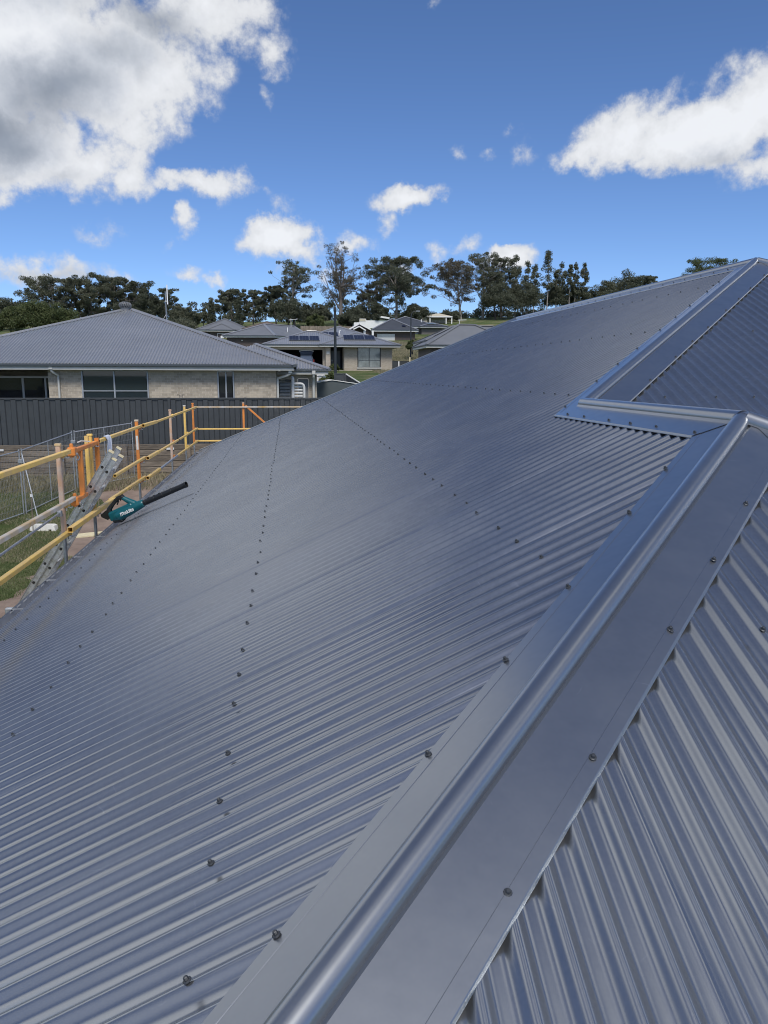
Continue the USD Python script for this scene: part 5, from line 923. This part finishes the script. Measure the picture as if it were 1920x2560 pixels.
TREES = [('gum_tree', 'dark low gum tree at the left edge of the skyline', -50, 150, 18.7, 3.6, 'round', 'bark_grey', 'leaf_dark', .9, .7),
 ('gum_tree', 'tall open gum tree with pale forked trunk, leftmost tall one', -43.5, 150, 22.0, 4.2, 'gum', 'bark_pale', 'leaf_olive', 1.0, .62),
 ('gum_tree', 'broad dark gum tree right of the leftmost pale-trunked gum', -39.2, 151, 21.8, 3.4, 'gum', 'bark_grey', 'leaf_olive', 1.3, .8),
 ('gum_tree', 'tallest gum tree of the left clump, above the roof slope left of the vent', -36, 152, 22.9, 3.9, 'gum', 'bark_grey', 'leaf_olive', 1.3, .78),
 ('gum_tree', 'dense gum tree directly behind the spinning roof vent', -31.9, 151, 22.3, 3.5, 'gum', 'bark_grey', 'leaf_olive', 1.4, .8),
 ('gum_tree', 'spreading gum tree just right of the spinning roof vent', -28, 150, 21.4, 3.8, 'gum', 'bark_grey', 'leaf_dark', 1.5, .85),
 ('gum_tree', 'low full gum tree between the roof vent and the antenna', -25, 149, 20.0, 3.0, 'round', 'bark_grey', 'leaf_dark', 1.2, .8),
 ('gum_tree', 'sparse gum tree behind the roof antenna', -22.1, 150, 20.1, 2.4, 'gum', 'bark_grey', 'leaf_olive', .6, .6),
 ('gum_tree', 'rounded gum tree right of the roof antenna', -19.6, 150, 18.0, 2.4, 'round', 'bark_grey', 'leaf_olive', .9, .8),
 ('gum_tree', 'small gum tree in the dip of the skyline, left one of two', -17.4, 150, 16.6, 1.7, 'gum', 'bark_grey', 'leaf_olive', .6, .75),
 ('gum_tree', 'small gum tree close against the left side of the cypress', -15.4, 150, 16.6, 1.4, 'gum', 'bark_grey', 'leaf_olive', .5, .75),
 ('cypress_tree', 'narrow dark cypress above the distant two-tier grey roof', -13.8, 148, 17.8, 1.15, 'cone', 'bark_dark', 'leaf_dark', .9, 1),
 ('gum_tree', 'broad gum tree with ragged top just right of the cypress', -10.2, 150, 20.3, 3.3, 'gum', 'bark_grey', 'leaf_olive', 1.3, .8),
 ('cypress_tree', 'second dark cypress standing in front of the ragged broad gum', -8.6, 146, 18.4, 1.0, 'cone', 'bark_dark', 'leaf_dark', .8, 1),
 ('gum_tree', 'leafy gum tree with drooping right side, next to the ragged broad gum', -6.2, 150, 20.3, 2.3, 'gum', 'bark_grey', 'leaf_olive', 1.0, .85),
 ('gum_tree', 'dense gum tree left of the tall thin pale-limbed gum', -1.9, 151, 21.2, 2.9, 'gum', 'bark_grey', 'leaf_dark', 1.4, .85),
 ('gum_tree', 'tall thin gum with bare pale upper limbs and small leaf tufts', 1.5, 149, 25.6, 3.3, 'gum', 'bark_pale', 'leaf_olive', .62, .62),
 ('gum_tree', 'dark understorey tree at the foot of the tall thin gum', .2, 146, 19.0, 3.0, 'round', 'bark_dark', 'leaf_dark', 1.0, .8),
 ('gum_tree', 'dark bushy tree between the tall thin gum and the big bare gum', 4.0, 150, 18.0, 2.2, 'round', 'bark_dark', 'leaf_dark', .9, .8),
 ('gum_tree', 'rounded green tree left of the black street lamp pole', 6.6, 150, 18.0, 2.1, 'round', 'bark_grey', 'leaf_olive', .9, .8),
 ('bare_gum', 'tallest gum tree, thick dark trunk and thin see-through spreading crown', 10.2, 150, 28.4, 5.0, 'bare', 'bark_grey', 'leaf_dry', 1.0, .7),
 ('gum_tree', 'low dark tree between the big bare gum and the dense gum', 13.4, 149, 17.6, 2.4, 'round', 'bark_dark', 'leaf_dark', .9, .8),
 ('gum_tree', 'slight open gum tree at the left side of the dense gum', 15.9, 151, 21.6, 2.2, 'gum', 'bark_grey', 'leaf_dry', .5, .8),
 ('gum_tree', 'massive dense dark gum tree right of the big bare gum', 20.8, 150, 26.9, 5.6, 'gum', 'bark_pale', 'leaf_dark', 2.0, .78),
 ('gum_tree', 'dark round tree under the right side of the massive dense gum', 24.6, 148, 18.2, 2.6, 'round', 'bark_dark', 'leaf_dark', 1.1, .8),
 ('gum_tree', 'dark tree at the left foot of the massive dense gum', 17.4, 147, 18.2, 2.1, 'round', 'bark_dark', 'leaf_dark', 1.0, .8),
 ('gum_tree', 'low round tree right of the hilltop house', 33.2, 158, 17.6, 2.2, 'round', 'bark_dark', 'leaf_dark', .8, .8),
 ('gum_tree', 'spreading open gum tree leaning left at the head of the right-hand row', 37.2, 165, 28.6, 4.8, 'gum', 'bark_pale', 'leaf_dry', .95, .72),
 ('gum_tree', 'tall gum tree second in the right-hand row, with high bushy top', 42.0, 165, 30.1, 4.2, 'gum', 'bark_pale', 'leaf_olive', 1.1, .66),
 ('gum_tree', 'third gum tree of the right-hand row with dense middle', 46.4, 166, 29.3, 3.6, 'gum', 'bark_grey', 'leaf_olive', 1.1, .75),
 ('gum_tree', 'dark full tree at the foot of the right-hand gums', 43.5, 160, 24.0, 4.2, 'round', 'bark_dark', 'leaf_dark', 1.3, .8),
 ('gum_tree', 'second dark full tree behind the roof ridge at right', 50.0, 162, 24.0, 4.2, 'round', 'bark_dark', 'leaf_dark', 1.3, .8)]
for k, (nm, lb, x, y, tp, hf_, kd, bk_, lf_, dn, cr_) in enumerate(TREES): tree(nm, lb, x, y, tp, hf_, kd, bk_, lf_, SK, dn, cr_, seed=k, lean=(-1.5 if 'leaning' in lb else 0.))
OAK = [(49.0, 29.3, 1.5, 'leftmost'), (51.8, 28.6, 1.3, 'second'), (53.6, 28.0, 1.2, 'third, short'), (56.1, 30.4, 1.5, 'tallest'), (58.4, 27.2, 1.1, 'low, after the tallest'), (59.8, 28.3, 1.3, 'sixth'), (61.2, 27.8, 1.0, 'seventh, thin'), (62.6, 28.3, 1.0, 'eighth'), (64.8, 28.3, 1.1, 'rightmost')]
for k, (x, tp, hf_, w_) in enumerate(OAK): tree('casuarina_tree', f'slim pale-stemmed casuarina tree, {w_} in the row behind the ridge', x, 165+.6*(k % 3), tp, hf_, 'oak', 'bark_pale', 'leaf_olive', 'casuarina row behind the ridge', 1., .55, seed=60+k)
for k, (nm, lb, x, y, tp, h_, kd, lf_) in enumerate([('dark_tree', 'dark rounded tree between the casuarina stems, left', 59.5, 168, 24.5, 3.4, 'round', 'leaf_dark'), ('dark_tree', 'dark rounded tree between the casuarina stems, right', 64.5, 168, 24.8, 3.6, 'round', 'leaf_dark'),
   ('dark_tree', 'dark dense tree right of the casuarina row, lower left dome', 69.8, 165, 25.6, 3.4, 'round', 'leaf_olive'), ('dark_tree', 'dark dense dome-shaped tree above the middle of the roof ridge', 74.2, 165, 28.0, 4.4, 'round', 'leaf_dark'), ('dark_tree', 'small gum at the right shoulder of the dark dome tree', 79, 166, 26.2, 2.8, 'gum', 'leaf_olive'), ('dark_tree', 'tree crown just showing above the roof ridge near the peak', 92.5, 165, 30.2, 5.6, 'gum', 'leaf_fresh')]):
    tree(nm, lb, x, y, tp, h_, kd, 'bark_dark', lf_, 'trees behind the ridge', 1.2, .85, seed=80+k)
for k, (lb, x, y, tp, h_, lf_) in enumerate([('fresh green shrub at the left edge below the gum trees', -40, 120, 14.6, 2.4, 'leaf_fresh'), ('large pale green bush left of the roof slope', -36, 118, 15.6, 3.4, 'leaf_fresh'), ('green bush close to the left roof slope', -32, 117, 14.6, 2.6, 'leaf_fresh'), ('olive bush right of the brick house roof near the small gums', -16.8, 128, 13.2, 2.8, 'leaf_olive'), ('pale green bush left of the black lamp pole top', 5.2, 143, 15.6, 1.7, 'leaf_fresh'), ('green shrub beside the white stepped wall', 11.8, 147, 16.2, 2.2, 'leaf_dark')]):
    tree('green_shrub', lb, x, y, tp, h_, 'bush', 'bark_dark', lf_, 'shrubs below the skyline', .9, cat='shrub', seed=100+k)
tree('round_bush', 'small round bush at the foot of the curved street lamp', 15.2, 94, 9.0, .75, 'bush', 'bark_dark', 'leaf_fresh', None, .35, cat='bush', seed=120, zb=7.0)
tree('garden_bush', 'leafy bush beside the shed roof below the black lamp pole', 2.45, 47.5, 4.75, .65, 'bush', 'bark_dark', 'leaf_fresh', None, .4, cat='bush', seed=121, zb=3.2)
tree('garden_bush', 'small bush under the front door of the solar panel house', 4.9, 81, 5.75, .5, 'bush', 'bark_dark', 'leaf_fresh', None, .25, cat='bush', seed=122, zb=4.8)
tree('garden_plant', 'green potted plant at the left end of the brick house porch', -11.35, 30.4, 4.3, .28, 'bush', 'bark_dark', 'leaf_fresh', None, .25, cat='plant', seed=123, zb=2.3)
# a far wooded band that closes the skyline
rng = np.random.default_rng(5); cs = [V(x, 172+rng.uniform(0, 8), float(ground_z(x, 172))+rng.uniform(.3, 4.2 if x < 20 else 1.6)) for x in np.arange(-75, 125, .55)]
single('far_wood', leaves(cs, [rng.uniform(1.0, 1.9) for _ in cs], 60000, .22), 'leaf_dark', 'distant band of dark woodland filling the gaps under the skyline trees', 'woodland', kind='stuff')
# ------------------------------------------------------------------ grass on the lot and the slope
def blades(n, x0, x1, y0, y1, hmin, hmax, keep, wid=.006):
    x, y = rng.uniform(x0, x1, n), rng.uniform(y0, y1, n); ok = keep(x, y); x, y = x[ok], y[ok]; n = len(x); z = ground_z(x, y); h = rng.uniform(hmin, hmax, n); a = rng.uniform(0, 6.28, n); ln_ = rng.uniform(.1, .7, n)*h; w = wid*rng.uniform(.7, 1.6, n)
    b0 = np.stack([x-np.sin(a)*w, y+np.cos(a)*w, z], 1); b1 = np.stack([x+np.sin(a)*w, y-np.cos(a)*w, z], 1); tp = np.stack([x+np.cos(a)*ln_, y+np.sin(a)*ln_, z+h], 1); i = np.arange(n)*3
    return np.stack([b0, b1, tp], 1).reshape(-1, 3), np.stack([i, i+1, i+2], 1)
def clump(x, y, s=.8, th=.0): return meshkit.noise(np.stack([x*s, y*s, 0*x], 1)) > th
edge = lambda x, y: x < np.interp(y, t_, lx)+.25
single('lawn_grass', blades(150000, -13, -4.3, 9, 27.1, .02, .075, lambda x, y: edge(x, y) & (clump(x, y, .9, -.12) | (x > -5.6)), .007), 'grass_green', 'short green grass growing on the lot left of the rails', 'grass', kind='stuff')
single('dry_grass', blades(110000, -13, -4.8, 15, 27.1, .02, .09, lambda x, y: edge(x, y) & clump(x, y, .5, .08) & (y > 19), .007), 'grass_dry', 'dry straw-coloured grass patches on the lot towards the retaining wall', 'grass', kind='stuff')
single('wall_weeds', blades(12000, -11, -1.5, 25.2, 27.1, .05, .26, lambda x, y: clump(x, y, .8, .02), .012), 'grass_dry', 'taller weeds along the foot of the timber retaining wall', 'weeds', kind='stuff')
single('slope_grass', blades(60000, 9, 26, 70, 112, .08, .30, lambda x, y: clump(x, y, .3, -.1), .03), 'grass_dry', 'dry grass on the vacant slope right of the solar panel house', 'grass', kind='stuff')
cl = []
for k in range(420):
    x, y = rng.uniform(-4.6, -2.5), rng.uniform(8, 25); s = rng.uniform(.012, .05); m = trimesh.creation.icosphere(0); v = m.vertices*s*rng.uniform(.6, 1.3, 3)+V(x, y, float(ground_z(x, y))+.05); cl.append((v, np.array(m.faces)))
single('soil_clods', cl, 'soil', 'loose clods and stones scattered on the bare soil strip', 'clods', kind='stuff')
